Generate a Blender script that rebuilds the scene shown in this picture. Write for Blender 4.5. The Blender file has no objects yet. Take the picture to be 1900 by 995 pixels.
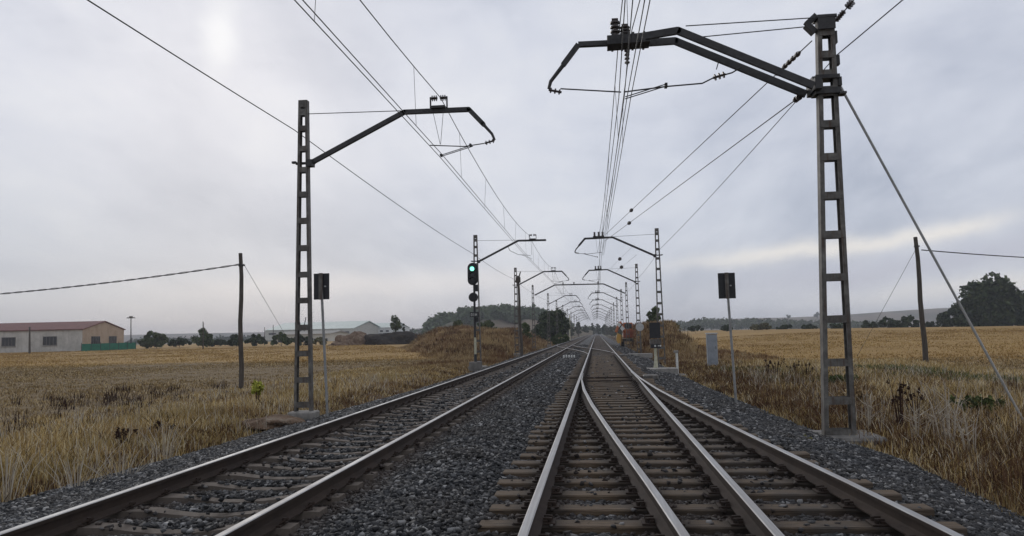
import bpy, math, random
import numpy as np
from mathutils import Vector, Matrix
random.seed(7); rng = np.random.default_rng(11)
R = math.radians
SC = bpy.context.scene
COL = SC.collection

# ------------------------------------------------------------------ camera
F = 1425.0; EYE = Vector((0, 0, 1.393))
def _d(x, y): return Vector((x - 950.0, 497.5 - y, -F))
_Y = _d(1107, 616).normalized(); _h2 = _d(2107, 592.8)
_Z = _h2.cross(_Y).normalized()
if _Z.y < 0: _Z = -_Z
_X = _Y.cross(_Z)
M = Matrix((_X, _Y, _Z))                      # camera axes -> world
def at(x, y, Y):                              # point at world distance Y seen at photo pixel x, y
    r = M @ _d(x, y); return EYE + r * (Y / r.y)
def atz(x, y, z):
    r = M @ _d(x, y); return EYE + r * ((z - EYE.z) / r.z)
cam = bpy.data.cameras.new('camera'); co = bpy.data.objects.new('camera', cam); COL.objects.link(co)
cam.sensor_width = 36; cam.lens = 36 * F / 1900; cam.clip_end = 9000; cam.clip_start = .05
co.matrix_world = Matrix.Translation(EYE) @ M.to_4x4()
SC.camera = co

# ------------------------------------------------------------------ light
SUND = (M @ _d(410, 70)).normalized()
w = bpy.data.worlds.new('World'); SC.world = w; w.use_nodes = True
SC.view_settings.view_transform = 'Standard'; SC.view_settings.look = 'None'
SC.view_settings.exposure = 0.0; SC.view_settings.gamma = 1
SC.cycles.use_adaptive_sampling = True; SC.cycles.adaptive_threshold = 0.012; SC.cycles.denoising_prefilter = 'ACCURATE'
SC.cycles.use_denoising = True; SC.cycles.max_bounces = 6; SC.cycles.diffuse_bounces = 3
SC.cycles.volume_bounces = 0; SC.cycles.sample_clamp_indirect = 4
sl = bpy.data.lights.new('sun', 'SUN'); sl.energy = 0.8; sl.angle = R(25); sl.color = (1, .95, .88)
so = bpy.data.objects.new('sun', sl); COL.objects.link(so)
so.rotation_euler = SUND.to_track_quat('Z', 'Y').to_euler()

class NT:
    """little node-tree helper"""
    def __init__(s, nt): s.t = nt
    def n(s, typ, **k):
        nd = s.t.nodes.new(typ)
        ins = k.pop('ins', {})
        for a, v in k.items(): setattr(nd, a, v)
        for a, v in ins.items():
            if hasattr(v, 'is_output') or isinstance(v, bpy.types.NodeSocket): s.t.links.new(v, nd.inputs[a])
            else: nd.inputs[a].default_value = v
        return nd
    def math(s, op, a, b=0.0, clamp=False):
        return s.n('ShaderNodeMath', operation=op, use_clamp=clamp, ins={0: a, 1: b}).outputs[0]
    def mix(s, f, a, b, mode='MIX'):
        nd = s.n('ShaderNodeMix', data_type='RGBA', blend_type=mode)
        for i, v in ((0, f), (6, a), (7, b)):
            if isinstance(v, bpy.types.NodeSocket): s.t.links.new(v, nd.inputs[i])
            else: nd.inputs[i].default_value = v if i == 0 else (*v, 1)
        return nd.outputs[2]
    def ramp(s, f, stops, interp='LINEAR'):
        nd = s.n('ShaderNodeValToRGB'); cr = nd.color_ramp; cr.interpolation = interp
        while len(cr.elements) < len(stops): cr.elements.new(.5)
        for e, (p, c) in zip(cr.elements, stops):
            e.position = p; e.color = (*c, 1) if not isinstance(c, (int, float)) else (c, c, c, 1)
        s.t.links.new(f, nd.inputs[0]); return nd.outputs[0]
    def noise(s, vec, scale, detail=4, rough=.55, dist=0):
        nd = s.n('ShaderNodeTexNoise', ins={'Scale': scale, 'Detail': detail, 'Roughness': rough, 'Distortion': dist})
        if vec is not None: s.t.links.new(vec, nd.inputs['Vector'])
        return nd.outputs[0]
    def sep(s, v): return s.n('ShaderNodeSeparateXYZ', ins={0: v}).outputs
    def comb(s, x, y, z): return s.n('ShaderNodeCombineXYZ', ins={0: x, 1: y, 2: z}).outputs[0]
    def smooth(s, v, a, b):
        nd = s.n('ShaderNodeMapRange', interpolation_type='SMOOTHSTEP', ins={0: v, 1: a, 2: b, 3: 0.0, 4: 1.0}); return nd.outputs[0]
    def scale(s, v, k): return s.n('ShaderNodeVectorMath', operation='MULTIPLY', ins={0: v, 1: k}).outputs[0]

# overcast sky: the Sky Texture behind a nearly closed layer of cloud
q = NT(w.node_tree)
bg = w.node_tree.nodes['Background']; bg.inputs[1].default_value = 0.1
sky = q.n('ShaderNodeTexSky', sky_type='NISHITA', sun_disc=False,
          sun_elevation=math.asin(SUND.z), sun_rotation=math.atan2(SUND.x, SUND.y))
dv = q.n('ShaderNodeTexCoord').outputs['Generated']
nv = q.n('ShaderNodeVectorMath', operation='NORMALIZE', ins={0: dv}).outputs[0]
sx, sy, sz = q.sep(nv)
zc = q.math('MAXIMUM', sz, 0.0); den = q.math('ADD', zc, .16)
pv = q.comb(q.math('DIVIDE', sx, den), q.math('DIVIDE', sy, q.math('ADD', den, .25)), sz)
n1 = q.noise(pv, .9, 6, .55, .6)
n2 = q.noise(q.scale(nv, (1.6, 1.6, 4.0)), 2.2, 4, .55, .35)
n3 = q.noise(pv, 3.6, 6, .62, .4)
cl = q.math('ADD', q.math('MULTIPLY', n1, .48), q.math('ADD', q.math('MULTIPLY', n2, .34), q.math('MULTIPLY', n3, .18)))
ccol = q.ramp(cl, [(.37, (4.35, 4.75, 5.8)), (.44, (5.6, 5.95, 6.95)), (.52, (6.75, 7.05, 7.95)), (.61, (7.8, 8.0, 8.6))])
# darker, bluer towards the horizon on the left; a little darker low down everywhere
low = q.math('SUBTRACT', 1.0, q.smooth(sz, .0, .34))
lf = q.smooth(q.math('MULTIPLY', sx, -1.0), .02, .62)
dark = q.math('MULTIPLY', low, q.math('ADD', .22, q.math('MULTIPLY', lf, .62)))
ccol = q.mix(q.math('MULTIPLY', dark, .8, True), ccol, (3.9, 4.4, 5.3))
# thin places where the light comes through: streaks above the horizon
az = q.math('DIVIDE', sx, q.math('MAXIMUM', sy, .05))
wob = q.math('MULTIPLY', q.math('SUBTRACT', q.noise(q.comb(az, 0.0, sz), 5.0, 4, .6), .5), .05)
def streak(col, z0, slope, wid, a0, a1, a2, a3, amt, fac_in):
    zz = q.math('ADD', q.math('SUBTRACT', q.math('SUBTRACT', sz, q.math('MULTIPLY', az, slope)), z0), wob)
    g = q.math('EXPONENT', q.math('MULTIPLY', q.math('POWER', q.math('ABSOLUTE', q.math('DIVIDE', zz, wid)), 2.0), -1.0))
    m = q.math('MULTIPLY', q.smooth(az, a0, a1), q.math('SUBTRACT', 1.0, q.smooth(az, a2, a3)))
    front = q.math('GREATER_THAN', sy, 0.0)
    return q.mix(q.math('MULTIPLY', q.math('MULTIPLY', q.math('MULTIPLY', g, m), front), amt, True), fac_in, col)
ccol = streak((9.6, 9.1, 8.5), .072, .085, .010, .02, .25, .44, .56, .8, ccol)
ccol = streak((5.2, 5.3, 6.3), .045, .07, .02, .08, .3, .6, .8, .7, ccol)
ccol = streak((9.2, 8.8, 8.4), .033, .015, .013, .18, .5, .9, 1.2, .6, ccol)
ccol = streak((8.4, 8.1, 8.2), .066, .0, .016, -.75, -.35, -.1, .05, .45, ccol)
# brighter cloud in front of the sun
dt = q.n('ShaderNodeVectorMath', operation='DOT_PRODUCT', ins={0: nv, 1: tuple(SUND)}).outputs['Value']
sr = SUND.cross(Vector((0, 0, 1))).normalized(); su = sr.cross(SUND).normalized()
d1 = q.n('ShaderNodeVectorMath', operation='DOT_PRODUCT', ins={0: nv, 1: tuple(sr)}).outputs['Value']; d2 = q.n('ShaderNodeVectorMath', operation='DOT_PRODUCT', ins={0: nv, 1: tuple(su)}).outputs['Value']
# a narrow upright gap in the cloud cover
hl = q.math('SQRT', q.math('ADD', q.math('POWER', q.math('ABSOLUTE', q.math('DIVIDE', d1, .025)), 2.0), q.math('POWER', q.math('ABSOLUTE', q.math('DIVIDE', d2, .062)), 2.0)))
gl = q.math('MULTIPLY', q.math('SUBTRACT', 1.0, q.smooth(q.math('ADD', hl, q.math('MULTIPLY', q.math('SUBTRACT', n3, .5), 2.0)), .0, 1.35)), q.math('GREATER_THAN', dt, .5))
gl2 = q.smooth(dt, .93, 1.0)
ccol = q.mix(q.math('MULTIPLY', gl2, .22), ccol, (7.6, 7.8, 8.4))
ccol = q.mix(q.math('MULTIPLY', gl, .62), ccol, (9.6, 9.8, 10.0))
fin = q.mix(.93, sky.outputs[0], ccol)
gnd = q.math('LESS_THAN', sz, -.01)
fin = q.mix(gnd, fin, (1.6, 1.4, 1.2))
w.node_tree.links.new(fin, bg.inputs[0])

# ------------------------------------------------------------------ materials
MATS = {}
def mat(name, rough=.8, metal=0.0, spec=.3, build=None, col=None):
    m = bpy.data.materials.new(name); m.use_nodes = True; MATS[name] = m
    b = m.node_tree.nodes['Principled BSDF']
    b.inputs['Roughness'].default_value = rough; b.inputs['Metallic'].default_value = metal
    b.inputs['Specular IOR Level'].default_value = spec
    q = NT(m.node_tree)
    if build: build(q, b)
    elif col: b.inputs['Base Color'].default_value = (*col, 1)
    return m
def setc(q, b, c): q.t.links.new(c, b.inputs['Base Color'])
def bump(q, b, h, strength=.5, dist=.02):
    nd = q.n('ShaderNodeBump', ins={'Strength': strength, 'Distance': dist, 'Height': h})
    q.t.links.new(nd.outputs[0], b.inputs['Normal'])
def pos(q): return q.n('ShaderNodeNewGeometry').outputs['Position']
def obc(q): return q.n('ShaderNodeTexCoord').outputs['Object']
def worn(a, b_, c=None, scale=6.0, bs=.3, stretch=None, dist=.01):
    def f(q, b):
        p = obc(q)
        if stretch: p = q.scale(p, stretch)
        n = q.noise(p, scale, 6, .65)
        st = [(.3, a), (.55, b_)] + ([(.72, c)] if c else [])
        setc(q, b, q.ramp(n, st)); bump(q, b, q.noise(p, scale * 5, 4, .6), bs, dist)
    return f
def mast_steel(q, b):
    p = obc(q); n = q.noise(p, 5, 6, .65); s = q.noise(q.scale(p, (9, 9, .7)), 1.6, 5, .7)
    c = q.ramp(n, [(.3, (.060, .053, .046)), (.55, (.135, .128, .115)), (.72, (.21, .20, .175))])
    setc(q, b, q.mix(q.ramp(s, [(.52, 0.0), (.66, .75)]), c, (.075, .042, .026))); bump(q, b, q.noise(p, 25, 4, .6), .4, .01)
mat('galvanised', .65, .2, .35, mast_steel)
mat('galvanised_pale', .6, .1, .4, worn((.30, .30, .29), (.46, .46, .45), None, 5, .2))
mat('post_grey', .6, .1, .4, worn((.16, .16, .155), (.27, .27, .26), None, 5, .2))
mat('dark_steel', .6, .3, .4, worn((.028, .027, .028), (.055, .053, .052), None, 6, .3))
mat('black_paint', .5, 0, .4, worn((.008, .008, .010), (.018, .018, .020), None, 9, .1))
mat('insulator', .3, 0, .5, worn((.025, .018, .016), (.05, .035, .03), None, 9, .1))
mat('wire', .5, .4, .4, col=(.045, .045, .047))
mat('concrete', .9, 0, .2, worn((.16, .15, .135), (.27, .255, .23), (.34, .32, .29), 4, .6))
mat('concrete_dark', .9, 0, .2, worn((.10, .094, .085), (.17, .16, .145), (.23, .21, .19), 5, .6))
mat('pale_paint', .6, 0, .3, worn((.45, .45, .42), (.62, .62, .58), None, 8, .2))
mat('yellowed_paint', .6, 0, .3, worn((.30, .29, .20), (.48, .46, .34), None, 8, .2))
mat('grey_box', .6, 0, .3, worn((.18, .20, .22), (.27, .29, .31), None, 3, .1))
mat('wood_pole', .85, 0, .2, worn((.045, .038, .032), (.085, .073, .06), (.13, .115, .1), 3, .5, (8, 8, .8)))
def rail_side(q, b):
    n = q.noise(obc(q), 3.0, 6, .7); n2 = q.noise(obc(q), 40.0, 4, .7)
    setc(q, b, q.mix(n2, q.ramp(n, [(.35, (.022, .017, .015)), (.65, (.06, .042, .032))]), (.035, .024, .018)))
    bump(q, b, n2, .4, .004)
mat('rail_side', .85, 0, .2, rail_side)
def rail_top(q, b):
    p = obc(q)
    n = q.noise(q.scale(p, (60, .8, 1)), 1.0, 4, .6); n2 = q.noise(p, 2.2, 4, .6)
    setc(q, b, q.mix(q.ramp(n2, [(.4, 0.0), (.75, .5)]), q.ramp(n, [(.3, (.27, .262, .255)), (.7, (.40, .40, .40))]), (.34, .31, .29)))
    q.t.links.new(q.ramp(n2, [(.3, .52), (.7, .7)]), b.inputs['Roughness'])
mat('rail_top', .55, .6, .4, rail_top)
def sleeper_wood(q, b):
    p = obc(q)
    oi = q.n('ShaderNodeObjectInfo').outputs['Random']
    n = q.noise(q.scale(p, (1.2, 14, 14)), 3.0, 6, .7); n2 = q.noise(p, 1.7, 3, .6)
    base = q.ramp(n, [(.3, (.032, .022, .015)), (.5, (.100, .070, .045)), (.7, (.190, .142, .095))])
    base = q.mix(q.math('MULTIPLY', oi, .5), base, (.13, .095, .062))
    base = q.mix(q.ramp(n2, [(.45, 0.0), (.7, .6)]), base, (.045, .045, .044))
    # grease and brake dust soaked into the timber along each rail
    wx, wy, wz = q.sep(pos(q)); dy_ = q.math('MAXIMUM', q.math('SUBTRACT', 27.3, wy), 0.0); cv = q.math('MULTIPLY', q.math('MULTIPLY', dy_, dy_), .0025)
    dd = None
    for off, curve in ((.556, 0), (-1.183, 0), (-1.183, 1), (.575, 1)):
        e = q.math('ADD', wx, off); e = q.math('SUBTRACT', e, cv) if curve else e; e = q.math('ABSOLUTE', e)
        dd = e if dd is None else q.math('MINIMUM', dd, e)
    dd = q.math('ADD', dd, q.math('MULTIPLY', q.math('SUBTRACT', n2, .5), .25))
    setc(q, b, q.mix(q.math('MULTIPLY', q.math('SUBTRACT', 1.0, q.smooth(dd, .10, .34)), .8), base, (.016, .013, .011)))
    bump(q, b, n, .7, .015)
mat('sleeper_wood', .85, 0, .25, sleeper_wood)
def sleeper_conc(q, b):
    p = obc(q); n = q.noise(p, 4.0, 6, .7); n2 = q.noise(p, 30, 4, .6)
    setc(q, b, q.mix(n2, q.ramp(n, [(.32, (.07, .057, .048)), (.62, (.17, .142, .115))]), (.10, .082, .068)))
    bump(q, b, n2, .5, .01)
mat('sleeper_concrete', .9, 0, .2, sleeper_conc)
def brake_dust(q):      # rust coloured dust lying beside every rail
    p = pos(q); wx, wy, wz = q.sep(p); dd = None
    dy_ = q.math('MAXIMUM', q.math('SUBTRACT', 27.3, wy), 0.0); cv = q.math('MULTIPLY', q.math('MULTIPLY', dy_, dy_), .0025)
    for off, curve in ((.556, 0), (-1.183, 0), (-1.183, 1), (.575, 1), (4.48, 0), (2.742, 0)):
        e = q.math('ADD', wx, off); e = q.math('SUBTRACT', e, cv) if curve else e; e = q.math('ABSOLUTE', e)
        dd = e if dd is None else q.math('MINIMUM', dd, e)
    dd = q.math('ADD', dd, q.math('MULTIPLY', q.math('SUBTRACT', q.noise(p, 2.0, 4, .6), .5), .5))
    return q.math('MULTIPLY', q.math('SUBTRACT', 1.0, q.smooth(dd, .12, .55)), .7)
def stone(q, b):
    g = q.n('ShaderNodeNewGeometry'); r = g.outputs['Random Per Island']
    c = q.ramp(r, [(0, (.008, .009, .010)), (.4, (.023, .024, .026)),  (.72, (.052, .053, .055)), (.90, (.110, .110, .110)), (.975, (.30, .295, .285))])
    n = q.noise(g.outputs['Position'], .8, 4, .6)
    c = q.mix(q.ramp(n, [(.42, 0.0), (.68, .4)]), c, (.050, .040, .030))
    c = q.mix(brake_dust(q), c, (.040, .026, .018))
    setc(q, b, c); bump(q, b, q.noise(g.outputs['Position'], 90, 3, .6), .4, .006)
mat('ballast_stone', .75, 0, .3, stone)
def bed(q, b):
    p = pos(q)
    v = q.n('ShaderNodeTexVoronoi', ins={'Vector': p, 'Scale': 15.0, 'Randomness': 1.0})
    v2 = q.n('ShaderNodeTexVoronoi', ins={'Vector': p, 'Scale': 15.0, 'Randomness': 1.0}, feature='DISTANCE_TO_EDGE')
    cs = q.sep(v.outputs['Color'])[0]
    c = q.ramp(cs, [(0, (.010, .011, .013)), (.5, (.030, .032, .036)), (.85, (.062, .066, .070)), (.97, (.16, .16, .15))])
    n = q.noise(p, .5, 4, .6)
    c = q.mix(q.ramp(n, [(.42, 0.0), (.7, .5)]), c, (.048, .038, .030))
    c = q.mix(brake_dust(q), c, (.040, .026, .018))
    setc(q, b, q.mix(q.smooth(v2.outputs['Distance'], 0, .08), (.018, .018, .019), c)); bump(q, b, v2.outputs['Distance'], .9, .05)
mat('ballast_bed', .8, 0, .35, bed)
def ground(q, b):
    p = pos(q); x, y, z = q.sep(p)
    fine = q.noise(p, 5.0, 6, .75); mid = q.noise(p, .35, 5, .6); big = q.noise(p, .035, 4, .55)
    rows = q.noise(q.scale(p, (.25, 2.2, 1)), 1.3, 5, .7)
    # stubble near by, smooth ripe gold farther away
    gold = q.ramp(big, [(.3, (.29, .175, .055)), (.55, (.38, .24, .082)), (.75, (.43, .29, .115))])
    gold = q.mix(q.ramp(rows, [(.38, .0), (.62, .85)]), gold, (.17, .095, .030))
    gold = q.mix(q.ramp(fine, [(.40, .0), (.62, .45)]), gold, (.40, .29, .14))
    stub = q.ramp(fine, [(.3, (.05, .034, .02)), (.5, (.16, .115, .062)), (.68, (.32, .25, .155))])
    stub = q.mix(q.ramp(mid, [(.35, 0.0), (.7, .5)]), stub, (.15, .098, .04))
    yw = q.math('ADD', y, q.math('MULTIPLY', q.math('SUBTRACT', q.noise(p, .06, 3, .5), .5), 14.0))
    isl = q.math('LESS_THAN', x, 0.0)
    ylim = q.math('ADD', q.math('MULTIPLY', isl, 24.0), 42.0)
    far = q.smooth(q.math('SUBTRACT', yw, ylim), -3.0, 5.0)
    c = q.mix(far, stub, gold)
    brn = q.ramp(fine, [(.3, (.03, .019, .012)), (.55, (.09, .054, .028)), (.75, (.18, .12, .06))])
    ax = q.math('ABSOLUTE', q.math('ADD', x, 1.6))
    edge = q.math('SUBTRACT', 1.0, q.smooth(q.math('ADD', ax, q.math('MULTIPLY', mid, 4.0)), 9.0, 15.0))
    c = q.mix(edge, c, brn)
    dst = q.smooth(y, 230.0, 420.0)
    c = q.mix(dst, c, q.ramp(big, [(.35, (.10, .105, .06)), (.5, (.17, .14, .09)), (.65, (.09, .10, .055))]))
    setc(q, b, c); bump(q, b, fine, .8, .08)
mat('field', .95, 0, .1, ground)
def mound(q, b):
    p = pos(q); n = q.noise(p, 1.1, 6, .7); m2 = q.noise(p, .28, 4, .6)
    c = q.ramp(n, [(.3, (.08, .045, .02)), (.5, (.21, .13, .058)), (.7, (.36, .245, .115))])
    c = q.mix(q.ramp(m2, [(.42, 0.0), (.58, .8)]), c, (.13, .058, .025)); c = q.mix(q.ramp(q.noise(p, .16, 4, .6), [(.48, 0.0), (.6, .6)]), c, (.38, .28, .13))
    setc(q, b, c); bump(q, b, n, 1.0, .3)
mat('mound_earth', .95, 0, .1, mound)
def blade(stops, posmix=None, posmix2=None):
    def f(q, b):
        g = q.n('ShaderNodeNewGeometry')
        c = q.ramp(g.outputs['Random Per Island'], stops)
        if posmix:
            n = q.noise(g.outputs['Position'], posmix[0], 3, .5)
            c = q.mix(q.ramp(n, [(posmix[1], 0.0), (posmix[1] + .12, posmix[3])]), c, posmix[2])
        if posmix2:
            n = q.noise(q.scale(g.outputs['Position'], (1, -1, 1)), posmix2[0], 3, .5)
            c = q.mix(q.ramp(n, [(posmix2[1], 0.0), (posmix2[1] + .12, posmix2[3])]), c, posmix2[2])
        setc(q, b, c)
    return f
mat('dry_grass', .9, 0, .15, blade([(0, (.08, .050, .020)), (.2, (.26, .172, .060)), (.45, (.46, .32, .125)), (.7, (.60, .45, .20)), (.9, (.68, .57, .36)), (1, (.70, .65, .52))], (.45, .54, (.16, .080, .035), .55), (.30, .5, (.22, .17, .06), .35)))
mat('gold_stubble', .9, 0, .1, blade([(0, (.15, .090, .028)), (.35, (.36, .232, .080)), (.7, (.49, .335, .130)), (1, (.60, .45, .22))], (.06, .48, (.24, .14, .042), .7)))
mat('brown_weed', .9, 0, .1, blade([(0, (.035, .018, .010)), (.5, (.10, .052, .026)), (.9, (.19, .11, .055)), (1, (.30, .22, .13))]))
mat('stubble', .9, 0, .15, blade([(0, (.05, .032, .015)), (.3, (.22, .148, .064)), (.6, (.38, .27, .125)), (.85, (.52, .40, .21)), (1, (.58, .49, .34))], (.3, .5, (.20, .135, .052), .5)))
mat('mound_grass', .9, 0, .1, blade([(0, (.07, .040, .018)), (.35, (.20, .125, .058)), (.7, (.34, .235, .115)), (1, (.46, .37, .22))], (.22, .47, (.13, .060, .028), .8), (.12, .5, (.40, .30, .15), .7)))
mat('green_weed', .8, 0, .2, blade([(0, (.035, .050, .015)), (.6, (.080, .105, .030)), (1, (.15, .17, .06))]))
mat('yellow_weed', .8, 0, .2, blade([(0, (.26, .28, .04)), (1, (.55, .55, .10))]))
mat('dark_weed', .9, 0, .1, blade([(0, (.022, .012, .010)), (1, (.06, .032, .022))]))
mat('pale_stalk', .9, 0, .1, blade([(0, (.26, .21, .15)), (1, (.58, .53, .44))]))
mat('leaf_dark', .8, 0, .2, blade([(0, (.010, .017, .008)), (.5, (.030, .047, .019)), (.9, (.062, .085, .034)), (1, (.095, .115, .05))], (.25, .5, (.05, .06, .025), .4)))
mat('leaf_mid', .8, 0, .2, blade([(0, (.030, .045, .016)), (.5, (.055, .080, .028)), (1, (.095, .120, .045))], (.3, .5, (.10, .10, .04), .4)))
mat('leaf_wood', .8, 0, .2, blade([(0, (.045, .065, .030)), (.5, (.075, .105, .050)), (1, (.12, .15, .075))]))
mat('leaf_olive', .8, 0, .2, blade([(0, (.07, .07, .026)), (.5, (.12, .115, .045)), (1, (.19, .165, .07))]))
mat('bark', .9, 0, .1, worn((.04, .032, .025), (.08, .065, .05), None, 5, .5))
def plaster(q, b):
    p = pos(q); x, y, z = q.sep(p)
    n = q.noise(p, .5, 6, .65); n2 = q.noise(q.scale(p, (1, 1, .2)), 1.2, 5, .7)
    c = q.ramp(n, [(.3, (.36, .345, .31)), (.6, (.52, .50, .46))])
    setc(q, b, q.mix(q.ramp(n2, [(.5, 0.0), (.75, .55)]), c, (.23, .215, .19)))
mat('plaster_grey', .9, 0, .1, plaster)
mat('plaster_sand', .9, 0, .1, worn((.36, .26, .18), (.46, .35, .255), None, .5, .1))
def rooft(q, b):
    p = pos(q); n = q.noise(p, .8, 5, .7)
    setc(q, b, q.ramp(n, [(.3, (.13, .060, .055)), (.7, (.19, .085, .075))]))
    wv = q.n('ShaderNodeTexWave', ins={'Vector': p, 'Scale': 1.3}); bump(q, b, wv.outputs[1], .5, .1)
mat('roof_red', .8, 0, .2, rooft)
mat('glass_dark', .25, 0, .5, col=(.03, .03, .033))
mat('green_cloth', .8, 0, .2, worn((.015, .11, .07), (.03, .16, .105), None, 1.0, .1))
mat('shed_roof', .6, 0, .3, worn((.22, .30, .28), (.30, .37, .35), None, .05, .1))
mat('shed_wall', .8, 0, .2, worn((.42, .40, .35), (.56, .54, .48), None, .05, .1))
mat('white_wall', .8, 0, .2, worn((.6, .6, .58), (.7, .7, .68), None, .05, .1))
mat('spoil', .95, 0, .1, worn((.018, .016, .015), (.045, .038, .033), (.08, .06, .045), 1.2, 1.0, None, .3))
mat('rubble', .95, 0, .1, worn((.09, .055, .035), (.22, .15, .10), (.40, .34, .27), 1.6, 1.0, None, .3))
mat('orange_paint', .6, 0, .3, worn((.26, .07, .022), (.36, .11, .035), None, 2, .1))
mat('red_paint', .6, 0, .3, worn((.17, .045, .026), (.25, .07, .04), None, 2, .1))
mat('yellow_paint', .5, 0, .4, worn((.42, .22, .05), (.55, .32, .07), None, 2, .1))
mat('rubber', .9, 0, .2, col=(.015, .015, .015))
mat('hill', .95, 0, .05, lambda q, b: setc(q, b, q.mix(q.ramp(q.noise(q.scale(pos(q), (1, .5, 3)), .012, 5, .65), [(.44, 0.0), (.56, 1.0)]),
    (.17, .135, .10), (.085, .080, .055))))
def lit(q, b):
    b.inputs['Base Color'].default_value = (.05, .5, .35, 1)
    b.inputs['Emission Color'].default_value = (.25, 1, .72, 1); b.inputs['Emission Strength'].default_value = 2.2
mat('green_lamp', .3, 0, .5, lit)

# ------------------------------------------------------------------ object helpers
def tag(o, label=None, cat=None, group=None, kind=None):
    for k, v in (('label', label), ('category', cat), ('group', group), ('kind', kind)):
        if v: o[k] = v
    return o
def empty(name, loc, rz=0):
    o = bpy.data.objects.new(name, None); COL.objects.link(o)
    o.location = loc; o.rotation_euler = (0, 0, rz); o.empty_display_size = .2
    return o
class MB:
    def __init__(s, org=(0, 0, 0)): s.v = []; s.f = []; s.m = []; s.o = Vector(org); s.k = 0
    def quad(s, *p):
        b = len(s.v); s.v += [tuple(Vector(x) - s.o) for x in p]; s.f.append(tuple(range(b, b + len(p)))); s.m.append(s.k)
    def _add(s, V, Fc):
        b = len(s.v); s.v += [tuple(Vector(x) - s.o) for x in V]
        for f in Fc: s.f.append(tuple(b + i for i in f)); s.m.append(s.k)
    def box(s, c, d, rz=0):
        cx, cy, cz = c; x, y, z = d[0] / 2, d[1] / 2, d[2] / 2; cr, sr = math.cos(rz), math.sin(rz)
        V = [(cx + i * x * cr - j * y * sr, cy + i * x * sr + j * y * cr, cz + k * z) for i in (-1, 1) for j in (-1, 1) for k in (-1, 1)]
        s._add(V, [(0, 1, 3, 2), (4, 6, 7, 5), (0, 4, 5, 1), (2, 3, 7, 6), (0, 2, 6, 4), (1, 5, 7, 3)])
    def bar(s, p, q_, wd, h, up=(0, 0, 1)):       # w across, h along 'up'
        p = Vector(p); q_ = Vector(q_); d = (q_ - p).normalized(); u = Vector(up)
        if abs(d.dot(u)) > .98: u = Vector((0, 1, 0))
        sd = d.cross(u).normalized(); u = sd.cross(d).normalized()
        V = [e + sd * (i * wd / 2) + u * (k * h / 2) for e in (p, q_) for i in (-1, 1) for k in (-1, 1)]
        s._add(V, [(0, 2, 3, 1), (4, 5, 7, 6), (0, 1, 5, 4), (2, 6, 7, 3), (0, 4, 6, 2), (1, 3, 7, 5)])
    def tube(s, pts, r, n=8, caps=True):
        pts = [Vector(p) for p in pts]; rs = r if isinstance(r, (list, tuple)) else [r] * len(pts)
        b = len(s.v); prev = None
        for i, p in enumerate(pts):
            d = (pts[min(i + 1, len(pts) - 1)] - pts[max(i - 1, 0)])
            d = d.normalized() if d.length > 1e-9 else Vector((0, 0, 1))
            if prev is None:
                u = Vector((0, 0, 1)) if abs(d.z) < .9 else Vector((0, 1, 0)); a = d.cross(u).normalized()
            else: a = (prev - d * prev.dot(d)).normalized()
            prev = a; c = d.cross(a)
            for k in range(n):
                t = 2 * math.pi * k / n
                s.v.append(tuple(p + a * (rs[i] * math.cos(t)) + c * (rs[i] * math.sin(t)) - s.o))
        for i in range(len(pts) - 1):
            for k in range(n):
                k2 = (k + 1) % n
                s.f.append((b + i * n + k, b + i * n + k2, b + (i + 1) * n + k2, b + (i + 1) * n + k)); s.m.append(s.k)
        if caps:
            s.f.append(tuple(b + k for k in range(n))[::-1]); s.m.append(s.k)
            s.f.append(tuple(b + (len(pts) - 1) * n + k for k in range(n))); s.m.append(s.k)
    def discs(s, p, q_, r0, r1, n, seg=10):        # ribbed insulator
        p = Vector(p); q_ = Vector(q_); P = []; Rr = []
        for i in range(n):
            for t, rr in ((.0, r0), (.3, r0), (.35, r1), (.65, r1), (.7, r0)):
                P.append(p.lerp(q_, (i + t) / n)); Rr.append(rr)
        P.append(q_); Rr.append(r0); s.tube(P, Rr, seg)
    def prism(s, poly, y0, y1, plane='xz'):        # polygon extruded along y (or x / z)
        def mk(a, b_, t): return {'xz': (a, t, b_), 'yz': (t, a, b_), 'xy': (a, b_, t)}[plane]
        n = len(poly); V = [mk(a, b_, y0) for a, b_ in poly] + [mk(a, b_, y1) for a, b_ in poly]
        s._add(V, [tuple(range(n)), tuple(range(2 * n - 1, n - 1, -1))] + [(i, i + n, (i + 1) % n + n, (i + 1) % n) for i in range(n)])
    def build(s, name, mats, parent=None, smooth=False, bevel=0):
        me = bpy.data.meshes.new(name); me.from_pydata(s.v, [], s.f)
        for m in (mats if isinstance(mats, (list, tuple)) else [mats]): me.materials.append(MATS[m])
        if any(s.m): me.polygons.foreach_set('material_index', s.m)
        me.update()
        import bmesh
        bm = bmesh.new(); bm.from_mesh(me); bmesh.ops.recalc_face_normals(bm, faces=bm.faces)
        if bevel: bmesh.ops.bevel(bm, geom=list(bm.edges), offset=bevel, segments=1, affect='EDGES')
        bm.to_mesh(me); bm.free()
        if smooth:
            me.polygons.foreach_set('use_smooth', [True] * len(me.polygons)); me.set_sharp_from_angle(angle=R(40))
        o = bpy.data.objects.new(name, me); COL.objects.link(o)
        if parent: o.parent = parent
        else: o.location = s.o
        return o
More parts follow.
